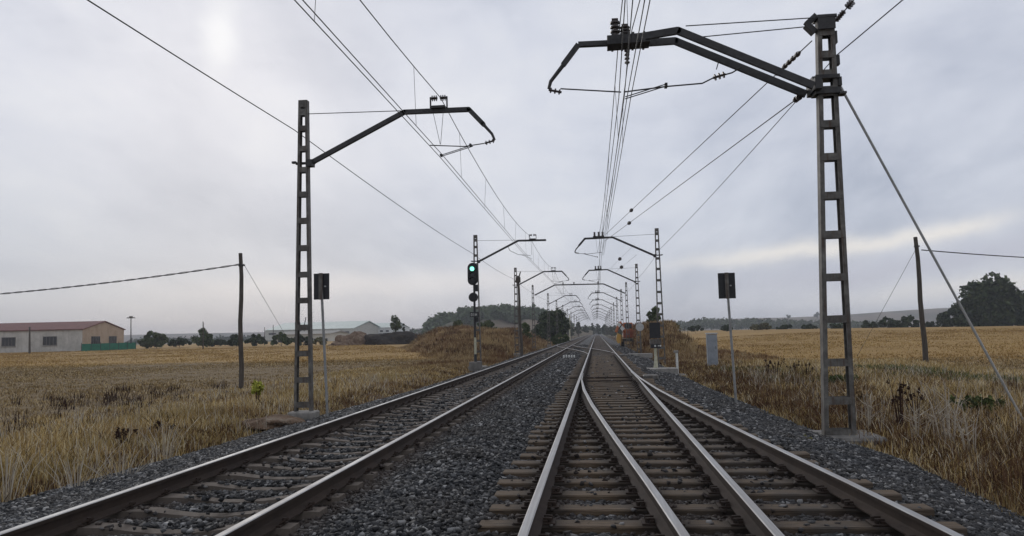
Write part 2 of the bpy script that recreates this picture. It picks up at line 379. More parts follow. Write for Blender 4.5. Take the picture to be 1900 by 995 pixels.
def npmesh(name, V, Fq, m, parent=None, loc=(0, 0, 0)):
    me = bpy.data.meshes.new(name); nf, k = Fq.shape
    me.vertices.add(len(V)); me.vertices.foreach_set('co', np.ascontiguousarray(V, dtype=np.float32).ravel())
    me.loops.add(nf * k); me.loops.foreach_set('vertex_index', np.ascontiguousarray(Fq, dtype=np.int32).ravel())
    me.polygons.add(nf); me.polygons.foreach_set('loop_start', np.arange(0, nf * k, k, dtype=np.int32))
    me.update(calc_edges=True); me.materials.append(MATS[m])
    o = bpy.data.objects.new(name, me); COL.objects.link(o); o.location = loc
    if parent: o.parent = parent
    return o
def copy_tree(o, loc, label=None, group=None, parent=None):
    c = o.copy(); COL.objects.link(c)
    if parent is None:
        c.location = loc
        if label: c['label'] = label
        if group: c['group'] = group
    else: c.parent = parent
    for ch in [x for x in o.children]: copy_tree(ch, None, parent=c)
    return c
def sm(x, a, b):
    t = min(1, max(0, (x - a) / (b - a))); return t * t * (3 - 2 * t)

# ------------------------------------------------------------------ terrain
RX4 = [(0, 2.50), (3, 2.45), (5.4, 2.34), (7.2, 2.22), (10.25, 1.98), (12, 1.85), (15.2, 1.62), (19, 1.40), (23.7, 1.235), (27.5, 1.183), (29, 1.183)]
def x4(Y):
    if Y >= 27.5: return 1.183
    return float(np.interp(Y, [a for a, _ in RX4], [b for _, b in RX4]))
def g(X, Y):
    zl = -.53 - .07 * sm(-X, 8, 13) + .90 * sm(Y, 60, 230) * sm(-X, 8, 40)
    zr = -.66 + sm(Y, 40, 215) * (1.95 - .0075 * max(X, 0)) * sm(X, 6, 45)
    zc = -.72
    if X < -7.0: return zc + (zl - zc) * sm(-X, 7.0, 8.0)
    if X > 3.6: return zc + (zr - zc) * sm(X, 3.6, 5.2)
    return zc
def axis(near, lim, n1, n2):
    a = list(np.linspace(near[0], near[1], n1)); s = near[1]; st = (near[1] - near[0]) / n1
    while s < lim: st *= 1.09; s += st; a.append(s)
    s = near[0]; st = (near[1] - near[0]) / n1; b = []
    if n2:
        while s > -lim: st *= 1.09; s -= st; b.append(s)
    return b[::-1] + a
gx = axis((-24, 20), 2400, 120, 1); gy = [-40, -20, -8] + axis((0, 60), 2700, 110, 0)
V = np.array([(x, y, g(x, y) + (math.sin(x * 1.7 + y * .9) * math.sin(y * 1.3 - x * .5)) * .03 + .05 * math.sin(x * .21) * math.sin(y * .17)) for y in gy for x in gx])
nx = len(gx); ny = len(gy)
i, j = np.meshgrid(np.arange(nx - 1), np.arange(ny - 1)); k = (j * nx + i).ravel()
gr = npmesh('ground', V, np.stack([k, k + 1, k + 1 + nx, k + nx], 1), 'field'); tag(gr, kind='structure')
# ballast bed
def leftedge(Y): return float(np.interp(Y, [0, 9, 13, 18.6, 26, 34, 60, 2000], [-7.5, -7.25, -7.0, -6.9, -6.5, -6.3, -6.6, -6.6]))
def rightedge(Y): return float(np.interp(Y, [0, 8, 12, 16, 29, 60, 2000], [4.35, 4.2, 4.4, 4.0, 3.6, 3.6, 3.6]))
def bedprof(Y):
    e = x4(Y) - 1.183; le = leftedge(Y); re = rightedge(Y)
    return [(le - .5, -.78), (le, -.54), (-5.7, -.35), (-5.15, -.235), (-4.9, -.215), (-2.3, -.225), (-2.0, -.185), (-1.65, -.165), (-1.25, -.19), (-.9, -.235), (1.4 + e, -.235), (2.0 + e, -.26), (re - .3, -.52), (re, -.60), (re + .45, -.82)]
ys = list(np.arange(-6, 60, 1.5)) + list(np.geomspace(60, 1500, 30))
V = []; 
for Y in ys: V += [(a, Y, b) for a, b in bedprof(Y)]
n = 15; i, j = np.meshgrid(np.arange(n - 1), np.arange(len(ys) - 1)); k = (j * n + i).ravel()
bedo = npmesh('ballast_bed', np.array(V), np.stack([k, k + 1, k + 1 + n, k + n], 1), 'ballast_bed'); tag(bedo, kind='structure')
def bedz(X, Y):
    p = bedprof(Y); return np.interp(X, [a for a, _ in p], [b for _, b in p])

# embankment mounds
def hill_mesh(name, cx, cy, lx, ly, h, m, kind, seed, nx=40, ny=40, rough=.25, top=.6, base=None):
    r = random.Random(seed); ph = [r.uniform(0, 6) for _ in range(8)]
    V = []
    for b in range(ny):
        for a in range(nx):
            u = a / (nx - 1) * 2 - 1; v = b / (ny - 1) * 2 - 1
            X = cx + u * lx; Y = cy + v * ly
            e = min(1, (1 - abs(u)) / (1 - top) if top < 1 else 1) ; e2 = min(1, (1 - abs(v)) / (1 - top))
            e = e * e * (3 - 2 * e) * e2 * e2 * (3 - 2 * e2)
            nz = 1 + rough * (math.sin(u * 4 + ph[0]) * math.cos(v * 3 + ph[1]) + .6 * math.sin(u * 9 + ph[2] + v * 4) + .4 * math.sin(u * 17 + ph[3]) * math.sin(v * 13 + ph[4]) + .25 * math.sin(u * 37 + ph[5] + v * 23))
            bz = g(X, Y) if base is None else base
            V.append((X, Y, bz - .15 + h * e * max(.2, nz)))
    i, j = np.meshgrid(np.arange(nx - 1), np.arange(ny - 1)); k = (j * nx + i).ravel()
    V = np.array(V); F_ = np.stack([k, k + 1, k + 1 + nx, k + nx], 1)
    o = npmesh(name, V, F_, m); o.data.polygons.foreach_set('use_smooth', [True] * len(F_))
    if kind: tag(o, kind=kind)
    return o, V

# ------------------------------------------------------------------ railway tracks
PROF = [(-.07, -.159), (-.07, -.147), (-.022, -.125), (-.009, -.11), (-.009, -.045), (-.034, -.036), (-.036, -.006), (-.027, 0),
        (.027, 0), (.036, -.006), (.034, -.036), (.009, -.045), (.009, -.11), (.022, -.125), (.07, -.147), (.07, -.159)]
def rail(name, pts, parent, org, dz=0.0, label=None):   # pts: (Y, X, width factor)
    V = []; Fc = []; mi = []; n = len(PROF)
    for (Y, X, wf) in pts:
        for a, b in PROF: V.append((X + a * wf - org[0], Y - org[1], b + dz - org[2]))
    for s in range(len(pts) - 1):
        for k in range(n):
            k2 = (k + 1) % n; Fc.append((s * n + k, s * n + k2, (s + 1) * n + k2, (s + 1) * n + k)); mi.append(1 if k in (6, 7, 8) else 0)
    Fc.append(tuple(range(n))); mi.append(0); Fc.append(tuple((len(pts) - 1) * n + k for k in range(n))[::-1]); mi.append(0)
    me = bpy.data.meshes.new(name); me.from_pydata(V, [], Fc); me.materials.append(MATS['rail_side']); me.materials.append(MATS['rail_top'])
    me.polygons.foreach_set('material_index', mi); me.update()
    o = bpy.data.objects.new(name, me); COL.objects.link(o); o.parent = parent
    if label: o['label'] = label
    return o
YR = list(np.arange(-4, 40, .75)) + list(np.geomspace(40, 1300, 24))
TR = empty('railway_track', (.314, 5, -.2)); to = (.314, 5, -.2)
tag(TR, 'right railway track on dark wooden sleepers, its four rails fanning out of points', 'railway track')
rail('rail', [(y, -.556, 1) for y in YR], TR, to)
rail('rail', [(y, x4(y), 1) for y in YR], TR, to, label='outer rail curving away to the right')
def bl(y): return max(.25, min(1, 1 - (y - 19) / 9)) if y > 19 else 1
rail('closure_rail', [(y, min(1.183, x4(y) - .04 - .05 * bl(y)), bl(y)) for y in np.arange(-4, 27.3, .6)], TR, to, -.002, 'straight closure rail ending in a point blade')
def x2(y): return max(-.556 + .045 + .045 * bl(y), x4(y) - 1.74 - .04 * min(1, x4(y) - 1.183))
rail('closure_rail', [(y, x2(y), bl(y)) for y in np.arange(-4, 26.6, .6)], TR, to, -.002, 'curved closure rail ending in a point blade')
def sleeper_w(x0, x1, rseed):
    r = random.Random(rseed); m = MB(); L = x1 - x0; n = 9; hw = .115
    top = [r.uniform(-.006, .004) for _ in range(n)]; ed = [r.uniform(-.006, .006) for _ in range(n)]
    for i in range(n - 1):
        a, b = -L / 2 + L * i / (n - 1), -L / 2 + L * (i + 1) / (n - 1)
        A = [(a, -hw + ed[i], -.13), (a, -hw + ed[i], top[i] - .012), (a, -hw + .014 + ed[i], top[i]), (a, hw - .014 + ed[i], top[i]), (a, hw + ed[i], top[i] - .012), (a, hw + ed[i], -.13)]
        B = [(b, -hw + ed[i + 1], -.13), (b, -hw + ed[i + 1], top[i + 1] - .012), (b, -hw + .014 + ed[i + 1], top[i + 1]), (b, hw - .014 + ed[i + 1], top[i + 1]), (b, hw + ed[i + 1], top[i + 1] - .012), (b, hw + ed[i + 1], -.13)]
        for k in range(5): m.quad(A[k], A[k + 1], B[k + 1], B[k])
        if i == 0: m.quad(*A)
        if i == n - 2: m.quad(*B)
    return m
def fast_w():
    m = MB(); m.box((0, 0, .008), (.34, .18, .016))
    for sx_ in (-1, 1):
        m.box((sx_ * .088, 0, .026), (.035, .15, .022))
        for sy_ in (-1, 1): m.tube([(sx_ * .128, sy_ * .045, .014), (sx_ * .128, sy_ * .045, .052)], .019, 6); m.box((sx_ * .095, sy_ * .045, .045), (.05, .03, .018))
    return m
fw = fast_w().build('fastening', 'rail_side', None, bevel=.003); fwm = fw.data; bpy.data.objects.remove(fw)
m = MB(); m.box((0, 0, .006), (.2, .17, .012))
for s_ in (-1, 1):
    m.tube([(s_ * .075, -.05, .02), (s_ * .12, -.03, .045), (s_ * .085, 0, .038), (s_ * .12, .03, .045), (s_ * .075, .05, .02)], .011, 5); m.tube([(s_ * .1, 0, .01), (s_ * .1, 0, .06)], .018, 6)
fc = m.build('fastening', 'rail_side', None); fcm = fc.data; bpy.data.objects.remove(fc)
def lnk(name, me, loc, parent):
    o = bpy.data.objects.new(name, me); COL.objects.link(o); o.parent = parent; o.location = loc; return o
SY = [6.51 + .6 * k for k in range(-7, 93)]
smesh = {}
for i, Y in enumerate(SY):
    xl = -1.06 + .05 * math.sin(i * 7.3); xr = (x4(Y) + .5) if Y < 30 else 1.69
    L = round((xr - xl) * 5) / 5; key = (L, i % 4)
    if key not in smesh:
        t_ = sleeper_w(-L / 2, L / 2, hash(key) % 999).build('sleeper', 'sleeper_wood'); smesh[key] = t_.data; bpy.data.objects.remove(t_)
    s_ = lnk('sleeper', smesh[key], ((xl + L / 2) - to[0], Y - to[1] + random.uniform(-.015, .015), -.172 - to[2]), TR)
    s_.rotation_euler = (random.uniform(-.01, .01), random.uniform(-.003, .003), random.uniform(-.006, .006))
    if i < 22:
        for X in (-.556, x2(Y), 1.183, x4(Y)): lnk('fastening', fwm, (X - to[0] - s_.location.x, 0, .001), s_)
m = MB(to)
for Y in SY[22:]:
    for X in ((-.556, x2(Y), 1.183, x4(Y)) if Y < 24 else (-.556, 1.183)):
        m.box((X, Y, -.158), (.34, .17, .026))
        for s_ in (-1, 1): m.box((X + s_ * .11, Y, -.135), (.05, .10, .035))
tag(m.build('rail_fastenings', 'rail_side', TR), kind='stuff')
m = MB(to); Y = SY[-1] + .6
while Y < 330: m.box((.314, Y, -.21), (2.6, .24, .08)); Y += .6
tag(m.build('far_sleepers', 'sleeper_concrete', TR), kind='stuff')
# stretcher bars and slide plates of the points
m = MB(to)
m.tube([(-.95, 26.3, -.15), (1.6, 26.3, -.15)], .025, 6); m.tube([(-.5, 24.2, -.13), (1.15, 24.2, -.13)], .022, 6)
for X in (-.5, 1.1): m.box((X, 26.3, -.135), (.12, .12, .05))
m.build('stretcher_bar', 'rail_side', TR)

TL = empty('railway_track', (-3.61, 5, -.2)); tlo = (-3.61, 5, -.2)
tag(TL, 'left railway track on brown concrete sleepers with dipped middles', 'railway track')
rail('rail', [(y, -4.48, 1) for y in YR], TL, tlo); rail('rail', [(y, -2.742, 1) for y in YR], TL, tlo)
def conc():
    m = MB(); xs = [-1.07, -.95, -.75, -.55, -.35, -.15, 0, .15, .35, .55, .75, .95, 1.07]
    zt = lambda x: -.004 - .05 * (1 - sm(abs(x), .15, .62)); hw = lambda x: .07 + .03 * sm(abs(x), .2, .8)
    for a, b in zip(xs[:-1], xs[1:]):
        A = [(a, -hw(a) - .03, -.16), (a, -hw(a), zt(a)), (a, hw(a), zt(a)), (a, hw(a) + .03, -.16)]
        B = [(b, -hw(b) - .03, -.16), (b, -hw(b), zt(b)), (b, hw(b), zt(b)), (b, hw(b) + .03, -.16)]
        for k in range(3): m.quad(A[k], A[k + 1], B[k + 1], B[k])
        if a == xs[0]: m.quad(*A)
        if b == xs[-1]: m.quad(*B)
    return m
cs = conc().build('sleeper', 'sleeper_concrete'); csm = cs.data; bpy.data.objects.remove(cs)
for i, Y in enumerate(SY):
    s_ = lnk('sleeper', csm, (random.uniform(-.02, .02), Y - .2 - tlo[1], -.152 - tlo[2]), TL)
    s_.rotation_euler = (0, 0, random.uniform(-.006, .006))
    if i < 40:
        for X in (-.87, .868): lnk('fastening', fcm, (X - s_.location.x, 0, 0), s_)
m = MB(tlo)
for Y in SY[40:]:
    for X in (-4.48, -2.742):
        for s_ in (-1, 1): m.box((X + s_ * .09, Y - .2, -.135), (.05, .10, .04))
tag(m.build('rail_fastenings', 'rail_side', TL), kind='stuff')
m = MB(tlo); Y = SY[-1] + .4
while Y < 330: m.box((-3.61, Y, -.20), (2.2, .24, .08)); Y += .6
tag(m.build('far_sleepers', 'sleeper_concrete', TL), kind='stuff')
# crossover between both tracks, further on
XO = empty('railway_crossover', (-1.6, 68, -.2)); tag(XO, 'curved crossover rails joining the left and right tracks beyond the points', 'railway crossover')
for s_ in (-.869, .869):
    P = []
    for Y in np.arange(47, 89.1, 1.0):
        t = (Y - 47) / 42; xx = .314 + (-3.61 - .314) * sm(t, 0, 1)
        P.append((Y, xx + s_, max(.3, min(1, (Y - 47) / 8, (89 - Y) / 8))))
    rail('rail', P, XO, (-1.6, 68, -.2), -.003)
m = MB((-1.6, 68, -.2))
for Y in np.arange(51, 86, .6):
    t = (Y - 47) / 42; xx = .314 + (-3.61 - .314) * sm(t, 0, 1)
    m.box((xx, Y + .3, -.2), (2.5, .22, .07))
m.build('sleeper_bed', 'sleeper_concrete', XO)

# ------------------------------------------------------------------ ballast stones
def stones(N, pos_, size, flat=.72):
    base = np.array([(a, b, c) for a in (-1, 1) for b in (-1, 1) for c in (-1, 1)], float)
    V = base[None] * (1 + rng.uniform(-.62, .30, (N, 8, 3)))
    V *= (size[:, None, None] * rng.uniform(.65, 1.25, (N, 1, 3)))
    ang = rng.normal(size=(N, 4)); ang /= np.linalg.norm(ang, axis=1, keepdims=True); w_, x, y, z = ang.T
    Rm = np.stack([1 - 2 * (y * y + z * z), 2 * (x * y - z * w_), 2 * (x * z + y * w_), 2 * (x * y + z * w_), 1 - 2 * (x * x + z * z), 2 * (y * z - x * w_), 2 * (x * z - y * w_), 2 * (y * z + x * w_), 1 - 2 * (x * x + y * y)], 1).reshape(N, 3, 3)
    V = np.einsum('nij,nkj->nki', Rm, V); V[:, :, 2] *= flat
    V += pos_[:, None, :]
    fq = np.array([(0, 1, 3, 2), (4, 6, 7, 5), (0, 4, 5, 1), (2, 3, 7, 6), (0, 2, 6, 4), (1, 5, 7, 3)])
    return V.reshape(-1, 3), (fq[None] + 8 * np.arange(N)[:, None, None]).reshape(-1, 4)
PX = []; SZ = []
for (y0, y1, dens, s0, s1) in [(3.0, 9, 1500, .012, .028), (9, 16, 800, .015, .030), (16, 28, 240, .022, .038), (28, 50, 90, .03, .05), (50, 95, 22, .04, .07)]:
    N = int(dens * (y1 - y0) * 12.2); X = rng.uniform(-7.8, 4.8, N); Yv = rng.uniform(y0, y1, N); S = rng.uniform(s0, s1, N)
    le = np.interp(Yv, [0, 9, 13, 18.6, 26, 34, 60, 2000], [-7.5, -7.25, -7.0, -6.9, -6.5, -6.3, -6.6, -6.6]); re = np.interp(Yv, [0, 8, 12, 16, 29, 60, 2000], [4.35, 4.2, 4.4, 4.0, 3.6, 3.6, 3.6])
    X4 = np.where(Yv >= 27.5, 1.183, np.interp(Yv, [a for a, _ in RX4], [b for _, b in RX4]))
    ok = (X > le - rng.uniform(-.2, .45, N)) & (X < re + rng.uniform(-.2, 1, N) ** 2 * .95)
    ph = np.abs((Yv - 6.51 + .3) % .6 - .3); phl = np.abs((Yv - 6.31 + .3) % .6 - .3)
    onw = (ph < .145) & (X > -1.04) & (X < X4 + .5); onc = (phl < .14) & (np.abs(X + 3.61) < 1.04)
    ok &= ~(onw & (rng.random(N) > .035)) & ~(onc & (rng.random(N) > .07))
    for rx in (-.556, 1.183, -4.48, -2.742): ok &= np.abs(X - rx) > .095
    ok &= np.abs(X - X4) > .095
    X2 = X4 - 1.76; ok &= ~((np.abs(X - X2) < .095) & (Yv < 27))
    Z = np.array([max(bedz(a, b), -.66 if a > 3.9 else -1) for a, b in zip(X[ok], Yv[ok])]); 
    Z = Z + rng.uniform(-.014, .016, ok.sum()) + np.where(onw | onc, .055, 0)[ok]
    mid = (X[ok] > -2.35) & (X[ok] < -1.2); Z += np.where(mid, rng.uniform(0, .03, ok.sum()), 0)
    PX.append(np.stack([X[ok], Yv[ok], Z], 1)); SZ.append(S[ok])
P_ = np.concatenate(PX); S_ = np.concatenate(SZ)
V, Fq = stones(len(P_), P_, S_)
tag(npmesh('ballast_stones', V, Fq, 'ballast_stone'), 'dark grey crushed stones between and beside the rails', 'ballast', kind='stuff')

# ------------------------------------------------------------------ catenary masts
def lattice(m, z0, z1, wb, wt, depth=.15, xb=0.0, xt=0.0, plates=None, sl=.047):
    H_ = z1 - z0
    def e(z): t = (z - z0) / H_; return xb + (xt - xb) * t, (wb + (wt - wb) * t) / 2
    for s in (-1, 1):
        (c0, w0), (c1, w1) = e(z0), e(z1)
        a = (c0 + s * w0, 0, z0); b = (c1 + s * w1, 0, z1)
        m.bar((a[0] - s * .006, 0, z0), (b[0] - s * .006, 0, z1), .012, depth, (0, 1, 0))
        for sy_ in (-1, 1):
            yy = sy_ * (depth / 2 - .006)
            m.bar((a[0] - s * (.012 + sl / 2), yy, z0), (b[0] - s * (.012 + sl / 2), yy, z1), sl, .012, (0, 1, 0))
    zs = plates or list(np.linspace(z0 + .12, z1 - .12, 14))
    for z, h in zs:
        c, wd = e(z)
        for sy_ in (-1, 1): m.box((c, sy_ * (depth / 2 + .004), z), (wd * 2 - .03, .008, h))
MZ = [6.88, 6.48, 5.98, 5.46, 4.86, 4.22, 3.56, 2.92, 2.30, 1.66, 1.04, .42, -.16]
def arm_parts(root, s, dy=0.0, short=False, twin=False, dz=0.0):
    """everything hung on a mast; s = +1 arm to the right, x measured from the mast axis"""
    X = lambda x, z, y=0.0: (s * x, dy + y, z + dz)
    m = MB()
    def run(pts, w_, h_, y=0.0):
        for a, b in zip(pts[:-1], pts[1:]): m.bar(X(a[0], a[1], y), X(b[0], b[1], y), w_, h_, (0, 0, 1)); m.tube([X(b[0], b[1], y - w_ / 2), X(b[0], b[1], y + w_ / 2)], h_ / 2, 10)
    if twin:
        for y in (-.25, .25):
            for a, b in ((( .16, 5.68), (2.5, 6.85)), ((2.5, 6.85), (3.72, 6.78))):
                m.bar(X(a[0], a[1], y), X(b[0], b[1], y * (1 if b[0] < 3 else .35)), .07, .13, (0, 0, 1))
            m.tube([X(2.5, 6.85, y - .035), X(2.5, 6.85, y + .035)], .065, 10)
        m.bar(X(3.72, 6.79), X(4.32, 6.80), .1, .09); m.bar(X(4.32, 6.80), X(4.62, 6.42), .09, .09)
        m.bar(X(3.0, 6.80), X(3.78, 6.79), .36, .17)
        for q_ in (3.1, 3.3, 3.5, 3.68): m.bar(X(q_, 6.70), X(q_, 6.90), .04, .42, (0, 1, 0))
        m.tube([X(4.60, 6.44), X(4.86, 6.12), X(4.90, 5.98)], [.042, .035, .03], 8)
    else:
        end = [(4.08, 6.74)] if short else [(4.08, 6.74), (4.42, 6.36)]
        run([(.2, 5.64), (2.5, 6.76)] + end, .10, .105)
        if not short: m.tube([X(4.40, 6.38), X(4.62, 6.12), X(4.68, 5.97)], [.038, .032, .028], 8)
        m.box(X(.17, 5.62), (.14, .22, .16))
    m.build('cross_arm', 'dark_steel', root)
    m = MB(); m.tube([X(.1, 6.85), X(2.42, 6.80)] if not twin else [X(-.02, 6.98, -.12), X(2.35, 6.93, -.25)], .010, 6)
    if twin: m.tube([X(-.02, 6.92, .12), X(2.2, 6.90, .28)], .010, 6)
    m.build('tie_rod', 'wire', root)
    # clamp frame and insulators over the arm
    if twin:
        for cx_, h in ((3.62, .34), (3.44, .22)):
            m = MB(); m.discs(X(cx_, 6.87), X(cx_, 6.88 + h), .045, .095, 4); m.tube([X(cx_ - .06, 6.9 + h), X(cx_ + .06, 6.9 + h)], .03, 8); m.build('insulator', 'insulator', root)
    elif s < 0:
        m = MB(); m.box(X(3.30, 6.80), (.62, .30, .10)); m.build('clamp_frame', 'dark_steel', root)
        for q_ in (3.06, 3.28, 3.52):
            m = MB(); m.discs(X(q_, 6.84), X(q_, 7.10), .045, .075, 3); m.build('insulator', 'insulator', root)
    else:
        m = MB(); m.box(X(3.35, 6.82), (.34, .24, .06))
        for q_ in (3.15, 3.55): m.bar(X(q_, 6.82), X(q_, 7.09), .05, .03, (1, 0, 0))
        m.build('clamp_frame', 'dark_steel', root)
        for a, b in ((3.17, 3.32), (3.53, 3.38)):
            m = MB(); m.discs(X(a, 7.06), X(b, 7.06), .03, .07, 3); m.build('insulator', 'insulator', root)
    # registration arm at the contact wire
    m = MB()
    ex = 4.68 if not twin else 4.90
    if short:
        m.tube([X(2.0, 6.2), X(2.5, 5.95), X(3.2, 5.88)], .014, 6); m.tube([X(2.7, 5.92), X(3.3, 5.68)], .010, 6); m.tube([X(2.0, 6.2), X(1.9, 6.45)], .014, 6)
        m.tube([X(3.25, 6.74), X(3.27, 5.9)], .008, 5)
    elif twin:
        m.tube([X(ex - .22, 5.97), X(3.55, 5.84)], .013, 6)
        m.tube([X(1.5, 6.12, .1), X(1.85, 6.04, .1), X(2.05, 5.95, .1), X(2.7, 5.93, .1), X(3.5, 5.87, .1)], .014, 6)
        for y in (-.05, .08): m.tube([X(2.72, 5.93, y), X(3.48, 5.73, y)], .010, 6)
        m.tube([X(1.78, 6.2, .1), X(1.70, 6.45, .1)], .01, 5)
        m.tube([X(1.5, 6.12, .1), X(1.32, 6.22, .1)], .014, 6)
        m.box(X(2.72, 5.93, .05), (.05, .14, .07))
    else:
        m.tube([X(ex - .25, 5.90), X(3.95, 5.85), X(3.12, 5.92)], .013, 6)
        for y in (-.05, .06): m.tube([X(4.15, 5.86, y), X(3.41, 5.66, y)], .010, 6)
        for a, b in ((3.2, 3.37), (3.46, 3.38)): m.tube([X(a, 6.76), X(b, 5.93)], .006, 5)
        m.box(X(4.1, 5.87), (.05, .12, .06)); m.box(X(3.39, 5.66), (.04, .14, .05))
    m.build('registration_arm', 'dark_steel', root)
    if not short:
        m = MB(); m.discs(X(ex + .0, 5.96), X(ex - .24, 5.90), .022, .05, 3); m.build('insulator', 'insulator', root)
    if twin:
        m = MB(); m.discs(X(1.85, 6.04, .1), X(1.62, 6.10, .1), .022, .06, 3); m.build('insulator', 'insulator', root)
        m = MB(); m.discs(X(3.42, 6.66), X(3.42, 6.36), .022, .05, 4); m.build('insulator', 'insulator', root)
def mast(X, Y, s, label, group, z0=-.36, short=False, foot=(1.0, .9), wb=.43, wt=.22):
    root = empty('catenary_mast', (X, Y, z0))
    tag(root, label, 'catenary mast', group)
    sub = empty('x', (0, 0, 0)); bpy.data.objects.remove(sub)
    m = MB((0, 0, z0)); lattice(m, z0, 7.18, wb, wt, plates=[(z, .13 if z < 6.5 else .16) for z in MZ if z > z0] + [(7.09, .18)])
    m.build('lattice_post', 'galvanised', root)
    # arms are authored with z above the rail
    before = set(root.children)
    arm_parts(root, s, short=short)
    for c in root.children:
        if c not in before: c.location = (0, 0, -z0)
    m = MB((0, 0, z0)); m.box((0, 0, z0 - .12), (foot[0], foot[1], .34)); m.build('footing', 'concrete', root, bevel=.03)
    m = MB((0, 0, z0)); m.box((s * -.24, 0, 5.66), (.10, .08, .05)); m.box((0, .125, 5.66), (.5, .03, .06)); m.build('clamp', 'dark_steel', root)
    return root
GL = 'catenary masts along the left side of the tracks'; GR = 'catenary masts along the right side of the tracks'
L1 = mast(-6.93, 17.7, 1, 'nearest left-hand grey lattice catenary mast beside the thin signpost, bent arm over left track', GL, foot=(.62, .5))
L2 = mast(-6.85, 44, 1, 'left-hand catenary mast standing right behind the green signal, with a straight-ended arm', GL, z0=-.45, short=True)
L3 = copy_tree(L1, (-6.93, 67, -.36), 'third left-hand catenary mast, beside the leaning dark pole and before the grassy mound', GL)
R2 = mast(3.58, 44, -1, 'right-hand catenary mast standing right behind the low black signal on its concrete slab', GR, z0=-.62, foot=(.8, .8))
R3 = copy_tree(R2, (3.60, 67, -.62), 'third right-hand catenary mast, between the slim concrete slab and the orange excavator', GR)
# the nearest right-hand mast: two arms side by side, bracket head
z0 = -.52; R1 = empty('catenary_mast', (4.15, 14.15, z0))
tag(R1, 'big nearest right-hand lattice catenary mast with twin bent arms on a broad concrete base', 'catenary mast', GR)
m = MB((0, 0, z0)); lattice(m, z0, 6.98, .54, .29, .18, 0.0, .17, plates=[(z, .13) for z in (6.3, 5.95, 5.02, 4.42, 3.72, 3.02, 2.26, 1.52, .76, .1, -.45)] + [(6.8, .3), (5.62, .18)], sl=.065)
m.build('lattice_post', 'galvanised', R1)
before = set(R1.children); arm_parts(R1, -1, twin=True)
for c in R1.children:
    if c not in before: c.location = (0, 0, -z0)
m = MB((0, 0, z0))
m.box((.17, 0, 6.99), (.34, .34, .05)); m.box((.16, -.15, 6.86), (.30, .03, .22)); m.bar((-.02, 0, 6.74), (-.16, 0, 6.9), .16, .10); m.bar((-.16, 0, 6.9), (.02, 0, 7.06), .12, .10); m.build('head_bracket', 'dark_steel', R1)
m = MB((0, 0, z0)); m.box((.12, 0, 5.62), (.44, .30, .11)); m.box((.13, 0, 5.88), (.42, .28, .07)); m.box((-.08, 0, 5.72), (.12, .58, .20)); m.box((.36, -.1, 5.55), (.12, .2, .04)); m.box((.36, -.02, 5.80), (.06, .1, .16)); m.bar((-.08, 0, 5.62), (-.08, 0, 5.90), .10, .2); m.build('clamp', 'dark_steel', R1)
m = MB((0, 0, z0)); m.box((.33, 0, 6.2), (.10, .12, .18)); m.build('wire_anchor', 'dark_steel', R1)
m = MB((0, 0, z0)); m.box((.32, 0, 6.62), (.07, .16, .22)); m.build('wire_anchor', 'dark_steel', R1)
m = MB((0, 0, z0)); m.box((.05, .1, z0 - .12), (1.25, 1.15, .30)); m.build('footing', 'concrete_dark', R1, bevel=.05)
# both-side portal, fourth pair
PT = empty('catenary_portal', (-1.8, 88, -.4)); tag(PT, 'portal of two slim lattice masts joined by one long beam over both tracks', 'catenary portal')
for X in (-7.15, 3.5):
    m = MB((-1.8, 88, -.4)); mm = MB(); lattice(mm, -.4, 6.85, .40, .2, plates=[(z, .13) for z in MZ] + [(6.75, .18)])
    mm.v = [(a + X + 1.8, b, c + .4) for a, b, c in mm.v]; o = mm.build('lattice_post', 'galvanised', PT)
m = MB((-1.8, 88, -.4))
PP = [(-6.95, 5.75), (-4.6, 6.86), (.95, 6.82), (3.35, 5.68)]
for a, b in zip(PP[:-1], PP[1:]): m.bar((a[0], 88, a[1]), (b[0], 88, b[1]), .14, .13)
m.build('beam', 'dark_steel', PT)
for X in (-3.65, -2.4, .35):
    m = MB((-1.8, 88, -.4)); m.discs((X, 88, 6.9), (X, 88, 7.15), .05, .09, 3); m.build('insulator', 'insulator', PT)
m = MB((-1.8, 88, -.4))
for X in (-3.65, .35): m.tube([(X - .9, 88, 5.95), (X + .2, 88, 5.85)], .014, 6); m.tube([(X, 88, 6.8), (X, 88, 5.85)], .012, 5)
m.build('registration_arm', 'dark_steel', PT)
nth = ['fifth', 'sixth', 'seventh', 'eighth', 'ninth', 'tenth', 'eleventh', 'twelfth', 'thirteenth', 'fourteenth']
FY = [112, 136, 161, 187, 214, 243, 275, 310]
for i, Y in enumerate(FY):
    copy_tree(L1, (-6.9, Y, -.36), '%s catenary mast from the camera along the left side, far down the line' % nth[i], GL)
    copy_tree(R2, (3.6, Y - 3, -.5), '%s catenary mast from the camera along the right side, far down the line' % nth[i], GR)

